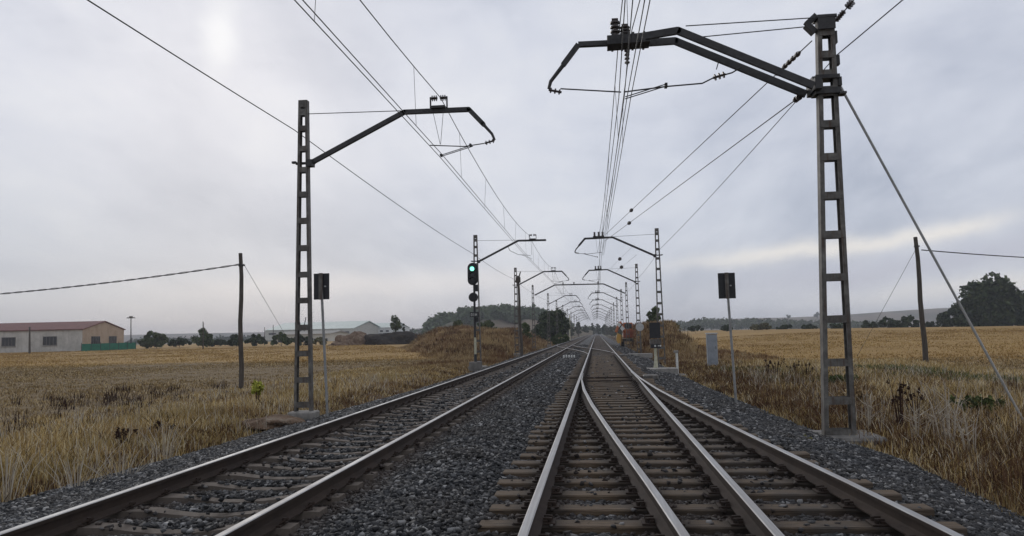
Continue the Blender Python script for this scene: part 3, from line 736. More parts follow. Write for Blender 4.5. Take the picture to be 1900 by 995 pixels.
# ------------------------------------------------------------------ overhead wires
def sag(p, q_, s, n=12):
    p = Vector(p); q_ = Vector(q_); return [p.lerp(q_, t / n) + Vector((0, 0, -4 * s * (t / n) * (1 - t / n))) for t in range(n + 1)]
def line(label, sup, cx, mx, cz=5.66, mz=7.06, cw=.05, sagm=.45, group='overhead contact lines above the tracks', dn=5):
    root = empty('overhead_line', (cx[0], sup[0], cz)); org = (cx[0], sup[0], cz)
    tag(root, label, 'overhead line', group)
    c = [MB(org), MB(org)]; ms = MB(org)
    for i in range(len(sup) - 1):
        y0, y1 = sup[i], sup[i + 1]
        for k, mb in enumerate(c): mb.tube([(cx[i] + (k - .5) * cw * 2, y0, cz), (cx[i + 1] + (k - .5) * cw * 2, y1, cz)], .0085, 5)
        P = sag((mx[i], y0, mz), (mx[i + 1], y1, mz), sagm); ms.tube(P, .010, 5)
        if y0 < 100:
            for t in range(1, dn + 1):
                u = (t - .5) / dn; a = Vector((mx[i] + (mx[i + 1] - mx[i]) * u, y0 + (y1 - y0) * u, mz - 4 * sagm * u * (1 - u)))
                b = Vector((cx[i] + (cx[i + 1] - cx[i]) * u + (cw if t % 2 else -cw), a.y + .02, cz))
                d = MB(org); d.tube([a, b], .0045, 4); d.build('dropper', 'wire', root)
    c[0].build('contact_wire', 'wire', root); c[1].build('contact_wire', 'wire', root); ms.build('messenger_wire', 'wire', root)
    return root
SL = [-9, 17.7, 44, 67, 88] + FY; SR = [-12, 14.15, 44, 67, 88] + [y - 3 for y in FY]
st = lambda c, n: [c + (.09 if i % 2 else -.09) for i in range(n)]
line('twin contact wires and their upper carrying wire over the left track', SL, st(-3.64, len(SL)), st(-3.62, len(SL)))
line('contact wires with their carrying wire hanging over the right track, running far down the line', SR, [.36, .60, .36, .40, .33] + st(.36, len(FY)), [.70, .62, .36, .40, .33] + st(.36, len(FY)), cz=5.72, mz=7.14)
line('shorter second set of contact wires over the diverging right track, ending at the second mast', [-12, 14.15, 44], [1.15, .74, .50], [1.9, .84, .50], cz=5.74, mz=7.02, cw=.035, dn=4)
def wire(name, label, pts, r, cat='wire', m_='wire', group=None):
    mb = MB(pts[0]); mb.tube(pts, r, 6); o = mb.build(name, m_); tag(o, label, cat, group); return o
# feeder on the outer side of the left masts
E_ = []
SG_ = .12
FP = [(-7.25, -9, 6.45), (-7.17, 17.7, 6.47), (-7.1, 44, 6.15), (-7.12, 67, 6.2), (-7.1, 88, 6.0)] + [(-7.1, y, 6.2) for y in FY]
for a, b in zip(FP[:-1], FP[1:]): E_ += sag(a, b, .12, 10)[:-1]
wire('feeder_wire', 'single twisted wire running along the outer side of the left masts', E_ + [Vector(FP[-1])], .011)
E_ = []
FP = [(4.45, 14.2, 6.25), (3.75, 44, 6.02), (3.78, 67, 6.0), (3.7, 88, 5.9)] + [(3.75, y - 3, 6.1) for y in FY]
for a, b in zip(FP[:-1], FP[1:]): E_ += sag(a, b, .1, 10)[:-1]
wire('feeder_wire', 'single thin wire from the big right mast down to the mast behind the low signal', E_ + [Vector(FP[-1])], .009)
p = Vector((4.46, 14.15, 6.27)); q_ = at(1675, 0, 12.7); wire('stay_wire', 'thin wire leaving the big right mast just under its head towards the upper right', [p, p + (q_ - p) * 3], .010)
def strain(label, p, q_, ins, r=.011):
    root = empty('anchor_wire', p); tag(root, label, 'wire', 'anchor wires at the big right mast')
    mb = MB(p); mb.tube([p, q_], r, 6); mb.build('wire', 'wire', root)
    for (t0, t1, r0, r1, k) in ins:
        mb = MB(p); a = Vector(p).lerp(Vector(q_), t0); b = Vector(p).lerp(Vector(q_), t1); mb.discs(a, b, r0, r1, k); mb.build('insulator', 'insulator', root)
p = Vector((4.42, 14.15, 6.83)); q_ = at(1584, 0, 13.7)
strain('thick anchor wire with insulators rising right from the head of the big right mast', p, p + (q_ - p) * 3, [(.08, .20, .03, .05, 5), (.24, .32, .02, .07, 3)])
strain('upper of two wires from the big right mast slanting down to the distant right arm', (4.12, 14.3, 6.65), (.7, 44, 6.95), [(.02, .05, .03, .05, 4), (.055, .062, .02, .06, 2), (.690, .700, .07, .085, 1)])
strain('lower of two wires from the big right mast slanting down to the distant right arm', (3.92, 14.3, 5.66), (.62, 44, 6.55), [(.005, .015, .02, .06, 2), (.690, .700, .07, .085, 1)])
strain('short wire with an insulator between the second and third right-hand arms, upper one', (2.3, 44, 6.3), (1.4, 67, 6.9), [(.5, .53, .08, .13, 1)], .006)
strain('short wire with an insulator between the second and third right-hand arms, lower one', (2.4, 44, 5.7), (1.5, 67, 6.3), [(.5, .53, .08, .13, 1)], .006)
p = at(1558, 158, 14.2); q_ = at(1900, 783, 16.0); q2 = p + (q_ - p) * 1.03
wire('guy_strut', 'long pale straight stay from the big right mast down into the grass', [p, q2], .024, 'guy strut', 'galvanised_pale')

# ------------------------------------------------------------------ signals, signs, boxes
SG = empty('railway_signal', (-6.5, 41, -.42)); so_ = (-6.5, 41, -.42)
tag(SG, 'tall railway signal showing green on a black and white post with grey concrete foot', 'railway signal')
m = MB(so_); m.box((-6.5, 41, -.30), (.62, .62, .5)); m.build('footing', 'concrete_dark', SG, bevel=.03)
m = MB(so_); m.tube([(-6.5, 41, -.1), (-6.5, 41, .35)], .07, 12); m.build('post_foot', 'black_paint', SG)
m = MB(so_); m.tube([(-6.5, 41, .35), (-6.5, 41, 1.25)], .065, 12); m.build('lower_post', 'yellowed_paint', SG)
m = MB(so_); m.tube([(-6.5, 41, 1.25), (-6.5, 41, 4.2)], .06, 12); m.build('post', 'black_paint', SG)
def oblong(cx_, cz_, w_, h_, y, n=12):
    r = w_ / 2; P = []
    for k in range(n + 1): t = math.pi * k / n; P.append((cx_ + r * math.cos(t), cz_ + h_ / 2 - r + r * math.sin(t)))
    for k in range(n + 1): t = math.pi + math.pi * k / n; P.append((cx_ + r * math.cos(t), cz_ - h_ / 2 + r + r * math.sin(t)))
    return P
m = MB(so_); m.prism(oblong(-6.55, 4.66, .56, 1.22, 0), 40.86, 40.89); m.build('backboard', 'black_paint', SG)
m = MB(so_); m.prism(oblong(-6.55, 4.66, .40, 1.05, 0), 40.72, 40.858); m.prism(oblong(-6.55, 4.60, .3, .8, 0), 40.892, 41.1)
m.build('lamp_housing', 'black_paint', SG)
m = MB(so_); m.tube([(-6.55, 40.718, 4.93), (-6.55, 40.70, 4.93)], .115, 20); ln = m.build('lens', 'green_lamp', SG); ln['label'] = 'lit green lamp'
for z in (4.62, 4.34):
    m = MB(so_); m.tube([(-6.55, 40.718, z), (-6.55, 40.71, z)], .10, 20); m.build('lens', 'glass_dark', SG)
for z in (4.93, 4.62, 4.34):
    m = MB(so_)
    for k in range(10):
        a = math.pi * k / 10; b = math.pi * (k + 1) / 10
        m.quad(*[(-6.55 + rr * math.cos(t), yy, z + rr * math.sin(t)) for t, yy, rr in ((a, 40.72, .13), (b, 40.72, .13), (b, 40.52, .13), (a, 40.52, .13))])
        m.quad(*[(-6.55 + rr * math.cos(t), yy, z + rr * math.sin(t)) for t, yy, rr in ((a, 40.72, .135), (b, 40.72, .135), (b, 40.52, .135), (a, 40.52, .135))])
    m.build('lens_hood', 'black_paint', SG)
m = MB(so_); m.tube([(-6.53, 40.9, 3.40), (-6.53, 40.78, 3.40)], .25, 24); m.tube([(-6.53, 40.78, 3.4), (-6.53, 40.72, 3.4)], .1, 16); m.build('round_lamp_board', 'black_paint', SG)
m = MB(so_); m.box((-6.50, 40.90, 2.47), (.48, .02, .27)); m.build('number_plate', 'black_paint', SG)
m = MB(so_)                                          # pale worn characters on the plate
def ring(cx_, cz_, w_, h_, y, t=.022):
    for a in (-1, 1): m.box((cx_ + a * w_ / 2, y, cz_), (t, .006, h_)); m.box((cx_, y, cz_ + a * h_ / 2), (w_ + t, .006, t))
ring(-6.65, 2.47, .06, .13, 40.885); m.box((-6.53, 40.885, 2.47), (.025, .006, .16)); m.box((-6.45, 40.885, 2.47), (.022, .006, .15)); m.box((-6.37, 40.885, 2.47), (.022, .006, .15)); m.box((-6.41, 40.885, 2.47), (.06, .006, .022))
m.build('plate_lettering', 'pale_paint', SG)
m = MB(so_); m.box((-6.38, 41.05, 3.9), (.16, .2, .35)); m.box((-6.36, 41.0, 2.2), (.14, .14, .25)); m.build('junction_box', 'black_paint', SG)

def sign(X, Y, z0, zt, lean, label, w_=.38, h_=.62):
    root = empty('trackside_sign', (X, Y, z0)); o = (X, Y, z0); tag(root, label, 'sign', 'dark signs seen from behind on grey posts')
    m = MB(o); m.tube([(X, Y, z0 - .1), (X + lean, Y, zt)], .032, 10); m.build('post', 'post_grey', root)
    m = MB(o); m.box((X + lean * .98, Y - .015, zt - h_ / 2), (.09, .05, h_ + .01)); m.build('mounting_channel', 'galvanised', root)
    m = MB(o); m.box((X + lean + .005, Y + .035, zt - h_ / 2), (w_, .02, h_)); m.build('panel', 'black_paint', root, bevel=.004)
    m = MB(o); m.box((X + lean + .1, Y + .02, zt - h_ * .5), (.04, .02, .03)); m.build('bolt', 'galvanised_pale', root)
    return root
b0 = at(608, 768, 17.6); sign(b0.x, 17.6, -.42, 2.93, -.16 - .0, 'black sign panel from behind on thin grey post by the left lattice mast')
b0 = at(1366, 742, 20.2); sign(b0.x, 20.2, -.55, 2.83, -.10, 'black sign panel from behind on grey post in the right-hand verge', .43, .66)

DS = empty('ground_signal', (2.55, 35, -.45)); do_ = (2.55, 35, -.45); tag(DS, 'low black-faced railway signal on a short pillar over a concrete slab', 'railway signal')
dx = at(1215, 613, 35).x
m = MB(do_); m.box((dx, 35, 1.40), (.48, .04, .70)); m.build('backboard', 'black_paint', DS, bevel=.01)
m = MB(do_); m.box((dx, 35.14, 1.4), (.34, .22, .55)); m.build('lamp_housing', 'black_paint', DS)
m = MB(do_); m.box((dx + .01, 35, .90), (.50, .22, .22)); m.build('lower_box', 'galvanised', DS, bevel=.01)
m = MB(do_); m.box((dx + .01, 35, .70), (.46, .20, .17)); m.build('lamp_bar', 'black_paint', DS)
for a in (-.02, .12, .21):
    m = MB(do_); m.tube([(dx + a, 34.898, .71), (dx + a, 34.88, .71)], .042 if a != .12 else .025, 12); m.build('lens', 'pale_paint', DS)
m = MB(do_)
for a, b, z, zz in ((.10, .06, -.28, .25), (.06, .065, .25, .62)): m.tube([(dx - .02, 35, z), (dx, 35, zz)], [a, b], 10)
m.build('pillar', 'yellowed_paint', DS)
def slab(name, x0, x1, Y, z0, z1, dpt, label, cat, m_='concrete', lip=None):
    root = empty(name, ((x0 + x1) / 2, Y, z0)); tag(root, label, cat); mb = MB(root.location); mb.box(((x0 + x1) / 2, Y, (z0 + z1) / 2), (x1 - x0, dpt, z1 - z0)); mb.build('block', m_, root, bevel=.02)
    if lip: mb = MB(root.location); mb.box(((x0 + x1) / 2 + lip[0], Y - .12, z0 + .03), (x1 - x0 + lip[1], dpt + .3, .10)); mb.build('base_course', 'concrete_dark', root, bevel=.02)
    return root
slab('concrete_slab', 2.15, 3.45, 34.6, -.62, -.26, 1.1, 'concrete foundation slab carrying the low black signal', 'concrete slab', lip=(.15, .45))
slab('concrete_slab', 2.2, 3.9, 56, -.55, -.22, .8, 'flat pale concrete slab farther along the right-hand ballast', 'concrete slab')
px_ = at(1257, 690, 35.4).x
root = empty('marker_post', (px_, 35.4, -.6)); tag(root, 'short white post with bent top beside the signal slab', 'post')
m = MB((px_, 35.4, -.6)); m.tube([(px_, 35.4, -.6), (px_, 35.4, .38)], .055, 10); m.build('shaft', 'pale_paint', root)
m = MB((px_, 35.4, -.6)); m.box((px_ - .03, 35.4, .42), (.20, .14, .12)); m.build('cap', 'concrete', root, bevel=.02)
o_ = at(1322, 668, 41); CB = empty('relay_cabinet', (o_.x, 41, -.6)); tag(CB, 'grey lineside equipment cabinet standing in the brown weeds at right', 'cabinet')
m = MB(CB.location); m.box((o_.x, 41, .25), (.52, .42, 1.75)); m.build('body', 'grey_box', CB, bevel=.03)
m = MB(CB.location); m.box((o_.x, 41, 1.17), (.58, .48, .07)); m.build('lid', 'galvanised_pale', CB, bevel=.02)
m = MB(CB.location); m.box((o_.x, 40.782, .35), (.44, .012, 1.3)); dd = m.build('door', 'grey_box', CB)
m = MB(CB.location); m.box((o_.x + .16, 40.765, .45), (.02, .02, .14)); m.build('handle', 'dark_steel', dd)
# clearance marker between the tracks
CM = empty('clearance_marker', (-1.75, 47.5, -.2)); tag(CM, 'low white ribbed clearance marker between the two tracks', 'marker')
for k in range(5):
    m = MB(CM.location); m.box((-2.05 + k * .16, 47.5, -.10), (.09, .35, .22)); m.build('white_rib', 'pale_paint', CM, bevel=.02)
# point motor parts near the blades
for (x, y, lab) in ((1.75, 26.3, 'dark point motor box beside the right rail at the blade tips'), (1.7, 50.0, 'dark point motor box beside the right rail at the crossover')):
    root = empty('point_motor', (x, y, -.25)); tag(root, lab, 'point motor', 'point motors')
    m = MB(root.location); m.box((x, y, -.16), (.5, .55, .16)); m.build('housing', 'galvanised', root, bevel=.03)
    m = MB(root.location); m.tube([(x - .55, y, -.17), (x - .25, y, -.17)], .03, 6); m.build('drive_rod', 'dark_steel', root)

def lump(name, c, d, m_, label, cat, seed, parent=None):
    r = random.Random(seed); import bmesh
    me = bpy.data.meshes.new(name); bm = bmesh.new(); bmesh.ops.create_icosphere(bm, subdivisions=4, radius=1)
    ph = [r.uniform(0, 9) for _ in range(9)]
    for v in bm.verts:
        a = v.co.copy(); k = 1 + .16 * math.sin(a.x * 3 + ph[0]) * math.sin(a.y * 3.3 + ph[1]) + .12 * math.sin(a.z * 5 + ph[2] + a.x * 4) + .07 * math.sin(a.x * 11 + ph[3]) * math.sin(a.y * 12 + ph[4])
        v.co = Vector((a.x * d[0] * k, a.y * d[1] * k, max(-.3, a.z) * d[2] * k))
    bm.to_mesh(me); bm.free(); me.materials.append(MATS[m_]); o = bpy.data.objects.new(name, me); COL.objects.link(o); o.location = c
    tag(o, label, cat); return o
lump('earth_heap', (-7.35, 16.9, -.50), (.62, .55, .17), 'rubble', 'low crumbling pale heap at the foot of the nearest left mast', 'heap', 3)
c = at(725, 632, 150); lump('spoil_heap', (c.x, 150, g(c.x, 150) - .2), (5.6, 5, 2.6), 'spoil', 'long dark heap of earth at the far edge of the left field', 'heap', 5)
c = at(690, 632, 156); lump('rubble_heap', (c.x - 1, 156, g(c.x, 156) - .2), (4.2, 5, 2.0), 'rubble', 'brown rubble heap left of the dark heap at the field edge', 'heap', 8)
c = at(655, 633, 152); lump('rubble_heap', (c.x, 152, g(c.x, 152) - .2), (3.6, 3, 2.6), 'rubble', 'steep brown and pale rubble heap beyond the left field', 'heap', 9)
c = at(632, 634, 150); lump('rubble_heap', (c.x, 150, g(c.x, 150) - .2), (2.4, 3, 1.0), 'rubble', 'low brown end of the rubble heaps beyond the left field', 'heap', 10)

# ------------------------------------------------------------------ wooden poles
def pole(pb, pt, r0, r1, label, cat='utility pole'):
    root = empty('wooden_pole', pb); tag(root, label, cat, 'wooden poles in the fields')
    n = 6; P = [Vector(pb).lerp(Vector(pt), k / n) + Vector((.03 * math.sin(k * 1.7), 0, 0)) for k in range(n + 1)]
    m = MB(pb); m.tube(P, [r0 + (r1 - r0) * k / n for k in range(n + 1)], 12); m.build('shaft', 'wood_pole', root, smooth=True)
    m = MB(pb); q_ = Vector(pt) - Vector((0, 0, .5)); m.box((q_.x + .08, q_.y, q_.z), (.16, .1, .07)); m.tube([q_ + Vector((0, 0, .04)), q_ - Vector((0, 0, .04))], r1 + .02, 12); m.build('clamp', 'dark_steel', root)
    return root
pb = at(447, 726, 30); pt = at(447, 470, 30); pole(pb, pt, .10, .075, 'dark wooden pole in the left field carrying a thick twisted cable')
cb = empty('aerial_cable', pt - Vector((0, 0, .4))); tag(cb, 'thick twisted cable sloping from the left wooden pole out of view', 'cable'); a = at(443, 491, 30); z = at(-260, 562, 34)
P = sag(a, z, .25, 160)
for ph in (0, math.pi):
    m = MB(cb.location); Q = []
    for k, p_ in enumerate(P): t = k * .62 + ph; Q.append(p_ + Vector((0, .022 * math.sin(t), .022 * math.cos(t))))
    m.tube(Q, .018, 5); m.build('strand', 'wire', cb)
wire('stay_wire', 'thin stay wire slanting down behind the left wooden pole', [at(452, 490, 30), at(540, 640, 46)], .010)
pb = at(1718, 678, 43); pt = at(1699, 440, 43); pb = Vector((pb.x, 43, g(pb.x, 43) - .1)); pole(pb, pt, .14, .10, 'leaning wooden pole in the right field with a cable to the right')
wire('aerial_cable', 'dark cable running right from the leaning wooden pole', sag(at(1710, 464, 43), at(2400, 478, 60), .45, 20), .030, 'cable')
wire('stay_wire', 'thin stay wire slanting left from the leaning wooden pole', [at(1698, 465, 43), at(1590, 662, 47)], .010)
pb = at(968, 652, 64); pt = at(961, 512, 64); pb = Vector((pb.x, 64, -.5)); root = pole(pb, pt, .13, .09, 'dark leaning pole with a forked top beside the third left mast')
m = MB(pb); m.tube([pt - Vector((0, 0, .5)), pt + Vector((.22, 0, .35))], .05, 6); m.box((pt.x, 64, pt.z - .35), (.4, .3, .45)); m.build('fork', 'wood_pole', root)
def stick(name, x, yb, yt, Y, r, m_, label, cat):
    b = at(x, yb, Y); t_ = at(x, yt, Y); root = empty(name, b); tag(root, label, cat); mb = MB(b); mb.tube([b - Vector((0, 0, .4)), t_], [r, r * .7], 8); mb.build('shaft', m_, root); return root, b, t_
r_, b, t_ = stick('street_lamp', 243, 634, 590, 150, .12, 'dark_steel', 'street lamp with a flat double head right of the warehouse', 'street lamp')
mb = MB(b); mb.box((t_.x, 150, t_.z), (1.6, .5, .18)); mb.box((t_.x, 150, t_.z + .2), (.5, .5, .3)); mb.build('lamp_head', 'galvanised', r_)
r_, b, t_ = stick('concrete_post', 377, 646, 597, 140, .13, 'wood_pole', 'slim dark pole behind the pale green bush left of the wooden pole', 'pole')
r_, b, t_ = stick('concrete_post', 55, 655, 607, 138, .20, 'wood_pole', 'dark pole standing against the grey warehouse wall', 'pole')
r_, b, t_ = stick('concrete_post', 507, 640, 603, 170, .10, 'wood_pole', 'thin dark pole between the left wooden pole and the nearest lattice mast, right one', 'pole')
r_, b, t_ = stick('concrete_post', 491, 640, 607, 175, .09, 'wood_pole', 'thin dark pole between the left wooden pole and the nearest lattice mast, left one', 'pole')
r_, b, t_ = stick('concrete_post', 1057, 636, 585, 175, .17, 'yellowed_paint', 'pale yellowish post rising beside the left track in the distance', 'post')
pyl = empty('power_pylon', at(561, 612, 420)); tag(pyl, 'small distant lattice pylon seen through the nearest left mast', 'pylon'); b = pyl.location
m = MB(b)
for s_ in (-1, 1): m.bar((b.x + s_ * 2.2, 420, b.z - 8), (b.x + s_ * .9, 420, b.z + 1), .45, .45, (0, 1, 0)); m.bar((b.x + s_ * .9, 420, b.z + 1), (b.x + s_ * 2.1, 420, b.z + 7), .4, .4, (0, 1, 0))
for k in range(5): m.bar((b.x - 2 + .25 * k, 420, b.z - 7 + 2 * k), (b.x + 2 - .25 * k, 420, b.z - 5 + 2 * k), .25, .25, (0, 1, 0))
m.build('lattice', 'dark_steel', pyl)

# ------------------------------------------------------------------ warehouse
Wc = at(152, 652, 150); gz = g(Wc.x, 150); ux = Vector((.994, .11, 0)).normalized(); uy = Vector((-ux.y, ux.x, 0))
WH = empty('warehouse', (Wc.x, 150, gz - .6)); WH.rotation_euler.z = math.atan2(ux.y, ux.x); tag(WH, 'long low grey warehouse with a dull red roof and sand-coloured gable end', 'warehouse')
LW, DW, HE, HR = 70.0, 17.0, 5.1, 6.75
m = MB(); m.box((-LW / 2, DW / 2, HE / 2), (LW, DW, HE)); m.build('front_wall', 'plaster_grey', WH)
m = MB(); m.prism([(0.0, 0), (DW, 0), (DW, HE), (DW / 2, HR), (0, HE)], .01, .12, 'yz'); m.build('gable_wall', 'plaster_sand', WH)
m = MB()
for y0, y1 in ((-.35, DW / 2), (DW + .35, DW / 2)):
    z0_ = HE - .05; z1_ = HR + .08
    m._add([(-LW, y0, z0_), (.35, y0, z0_), (.35, y1, z1_), (-LW, y1, z1_), (-LW, y0, z0_ + .18), (.35, y0, z0_ + .18), (.35, y1, z1_ + .18), (-LW, y1, z1_ + .18)], [(0, 1, 2, 3), (4, 5, 6, 7), (0, 1, 5, 4), (1, 2, 6, 5), (2, 3, 7, 6), (3, 0, 4, 7)])
m.build('roof', 'roof_red', WH)
def window(x0, x1, z0_, z1_, face):
    def B(mb, a0, a1, c0, c1, d0, d1):
        if face == 'f': mb.box(((a0 + a1) / 2, -(d0 + d1) / 2, (c0 + c1) / 2), (a1 - a0, d1 - d0, c1 - c0))
        else: mb.box((.12 + (d0 + d1) / 2, (a0 + a1) / 2, (c0 + c1) / 2), (d1 - d0, a1 - a0, c1 - c0))
    mb = MB(); B(mb, x0, x1, z0_, z1_, 0.0, .03); wd = mb.build('window', 'glass_dark', WH)
    mb = MB(); t = .1; n = 4
    for k in range(n + 1): xx = x0 + (x1 - x0) * k / n; B(mb, xx - t / 2, xx + t / 2, z0_ + t / 2, z1_ - t / 2, .032, .09)
    for zz in (z0_, z1_): B(mb, x0 - t / 2, x1 + t / 2, zz - t / 2, zz + t / 2, .032, .092)
    mb.build('frame', 'galvanised', wd)
    mb = MB(); B(mb, x0 - .15, x1 + .15, z0_ - .25, z0_ - .1, 0.0, .16); mb.build('sill', 'concrete', wd)
for k in range(6): window(-8.1 - k * 8.6, -5.3 - k * 8.6, 2.0, 3.75, 'f')
window(3.2, 6.6, 1.7, 3.6, 'g'); window(10.4, 13.6, 1.7, 3.6, 'g')
fa = at(151, 648, 146); fb = at(252, 643, 160); FN = empty('green_fence', (fa.x, fa.y, g(fa.x, fa.y))); tag(FN, 'green screen fence on posts in front of the warehouse gable', 'fence')
d_ = (fb - fa); d_.z = 0
for k in range(7):
    p_ = fa + d_ * (k / 6); zz = g(p_.x, p_.y); m = MB(FN.location); m.tube([(p_.x, p_.y, zz - .2), (p_.x, p_.y, zz + 1.75)], .06, 6); m.build('post', 'dark_steel', FN)
    if k < 6:
        n_ = fa + d_ * ((k + 1) / 6); m = MB(FN.location); m.bar((p_.x, p_.y + .08, zz + .75), (n_.x, n_.y + .08, g(n_.x, n_.y) + .75), .03, 1.5 - .1 * (k % 2)); m.build('screen', 'green_cloth', FN)
# far sheds
def shed(xa, xb, ybase, yeave, yridge, Y, dp, m1, m2, label):
    a = at(xa, ybase, Y); b = at(xb, ybase, Y); e = at(xa, yeave, Y).z; r = at(xa, yridge, Y).z; z0_ = a.z - 3
    root = empty('industrial_shed', (a.x, Y, z0_)); tag(root, label, 'industrial shed', 'industrial sheds beyond the left field')
    L_ = b.x - a.x; m = MB(); m.prism([(0, 0), (dp, 0), (dp, e - z0_), (dp / 2, r - z0_ - .02), (0, e - z0_)], 0, L_, 'yz'); m.build('wall', m1, root)
    m = MB(); m.prism([(-.6, e - z0_ - .1), (dp / 2, r - z0_), (dp + .6, e - z0_ - .1), (dp / 2, r - z0_ + .6)], -.6, L_ + .6, 'yz'); m.build('roof', m2, root)
    m = MB()
    for k in range(6): m.box((L_ * (k + .5) / 6, -.06, (e - z0_) * .62), (L_ / 12, .1, (e - z0_) * .18))
    m.build('window_band', 'glass_dark', root)
shed(492, 655, 622, 613, 600, 420, 60, 'shed_wall', 'shed_roof', 'long pale green-roofed shed beyond the left field')
shed(660, 724, 618, 609, 601, 470, 50, 'white_wall', 'shed_roof', 'shorter pale shed with white wall right of the long shed')
shed(512, 612, 636, 621, 619, 250, 20, 'shed_wall', 'concrete', 'low cream wall building seen left of the rubble heaps')

# ------------------------------------------------------------------ excavator by the right track
ex = at(1165, 636, 98); EX = empty('rail_excavator', (ex.x, 98, -.6)); eo = (ex.x, 98, -.6); tag(EX, 'orange and red rail excavator parked right of the track in the distance', 'excavator'); x = ex.x
m = MB(eo)
for s_ in (-.7, .75): m.prism(oblong(0, 0, .7, 2.4, 0), 0, .4) if False else m.box((x + s_, 98, -.2), (.45, 2.6, .75))
m.build('crawler_track', 'rubber', EX, bevel=.12)
m = MB(eo); m.box((x, 98, .30), (1.5, 2.0, .35)); m.build('chassis', 'dark_steel', EX, bevel=.04)
m = MB(eo); m.box((x + .25, 98.1, 1.05), (1.6, 2.4, 1.0)); m.build('body', 'red_paint', EX, bevel=.1)
m = MB(eo); m.box((x + .05, 97.6, 1.95), (1.15, 1.5, 1.0)); cbn = m.build('cab', 'orange_paint', EX, bevel=.08)
m = MB(eo); m.box((x + .05, 96.83, 2.02), (.9, .03, .6)); m.build('windscreen', 'glass_dark', cbn)
m = MB(eo); m.bar((x - .3, 96.9, 1.3), (x - 1.0, 96.0, 2.5), .25, .35); m.bar((x - 1.0, 96.0, 2.5), (x - 1.5, 95.6, 1.3), .2, .28); m.build('boom', 'orange_paint', EX)
m = MB(eo); m.prism([(x - 1.35, 1.2), (x - .75, .9), (x - .8, .1), (x - 1.3, -.1), (x - 1.5, .4)], 95.3, 96.1); m.build('bucket', 'yellow_paint', EX)
for s_ in (-1, 1):
    m = MB(eo); m.tube([(x + s_ * .8, 96.6, 0), (x + s_ * .8 + s_ * .2, 96.6, 0)], .38, 14); m.build('rail_wheel', 'yellow_paint', EX)
wx = at(1152, 604, 92); WS = empty('track_sign', (wx.x, 92, -.3)); tag(WS, 'small white and black angled sign left of the orange excavator', 'sign')
m = MB(WS.location); m.tube([(wx.x, 92, -.3), (wx.x, 92, 2.2)], .04, 8); m.build('post', 'dark_steel', WS)
m = MB(WS.location); m.bar((wx.x - .35, 91.93, 2.35), (wx.x + .3, 91.93, 1.55), .03, .42); m.build('panel', 'pale_paint', WS)
m = MB(WS.location); m.bar((wx.x - .3, 91.9, 1.6), (wx.x + .2, 91.9, 2.3), .02, .12); m.build('black_bar', 'black_paint', WS)
rs = at(1187, 607, 64); RS = empty('round_sign', (rs.x, 64, -.5)); tag(RS, 'round grey sign seen from behind by the third right-hand mast', 'sign')
m = MB(RS.location); m.tube([(rs.x, 64, -.5), (rs.x, 64, rs.z)], .035, 8); m.build('post', 'galvanised', RS)
m = MB(RS.location); m.tube([(rs.x, 63.95, rs.z), (rs.x, 63.92, rs.z)], .33, 20); m.build('disc', 'galvanised_pale', RS)

# ------------------------------------------------------------------ mounds, hills
def wedge(name, x0, y0, y1, w0, w1, h0, h1, sgn, seed, ridge_=.45):
    r = random.Random(seed); ph = [r.uniform(0, 6) for _ in range(6)]; V = []; nu, nv_ = 50, 90
    for b in range(nv_):
        v = b / (nv_ - 1); Y = y0 + (y1 - y0) * v; k = sm(v, 0, .55); wv = w0 + (w1 - w0) * min(1, v / .7); hv = (h0 + (h1 - h0) * k) * sm(v, 0, .12) * sm(1 - v, 0, .2)
        for a in range(nu):
            u = a / (nu - 1); X = x0 + sgn * wv * u + .5 * math.sin(Y * .3 + ph[0]) * u
            e = sm(u, 0, ridge_ * .6) * sm(1 - u, 0, .26)
            nz = 1 + .20 * math.sin(X * .43 + ph[1]) * math.cos(Y * .16 + ph[2]) + .10 * math.sin(X * 1.5 + Y * .6 + ph[3]) + .06 * math.sin(X * 4 + ph[4]) * math.sin(Y * 2.3 + ph[5])
            V.append((X, Y, g(X, Y) - .12 + hv * e * nz))
    i, j = np.meshgrid(np.arange(nu - 1), np.arange(nv_ - 1)); k = (j * nu + i).ravel(); F_ = np.stack([k, k + 1, k + 1 + nu, k + nu], 1)
    o = npmesh(name, np.array(V), F_, 'mound_earth'); o.data.polygons.foreach_set('use_smooth', [True] * len(F_)); tag(o, kind='structure')
wedge('left_embankment', -7.3, 56, 150, 3.5, 24.0, .8, 2.45, -1, 3)
wedge('right_embankment', 4.3, 56, 125, 3.0, 5.2, 1.3, 2.6, 1, 4)
def ridge(name, pts, Y, dpt, base, m, seed):
    """a long far ridge: profile of (photo x, photo y) at distance Y"""
    r = random.Random(seed); P = [at(a, b, Y) for a, b in pts]; xs = np.linspace(P[0].x, P[-1].x, 90); zs = np.interp(xs, [p.x for p in P], [p.z for p in P])
    V = []; prof = [(0, 0), (.2, .35), (.4, .7), (.55, .95), (.65, 1), (.8, .8), (1, 0)]
    for u, h in prof:
        for k, (a, z) in enumerate(zip(xs, zs)):
            V.append((a, Y - dpt * .6 + u * dpt + 12 * math.sin(k * .3), base + (z - base) * h + (h > 0) * (h < 1) * (z - base) * .05 * math.sin(k * .5 + u * 9)))
    n = 90; i, j = np.meshgrid(np.arange(n - 1), np.arange(len(prof) - 1)); k = (j * n + i).ravel(); F_ = np.stack([k, k + 1, k + 1 + n, k + n], 1)
    o = npmesh(name, np.array(V), F_, m); o.data.polygons.foreach_set('use_smooth', [True] * len(F_)); tag(o, kind='structure'); return P
ridge('far_hills', [(1150, 612), (1250, 600), (1330, 594), (1400, 590), (1500, 588), (1600, 582), (1680, 576), (1760, 571), (1850, 572), (2000, 580), (2200, 590)], 1500, 500, -5, 'hill', 2)
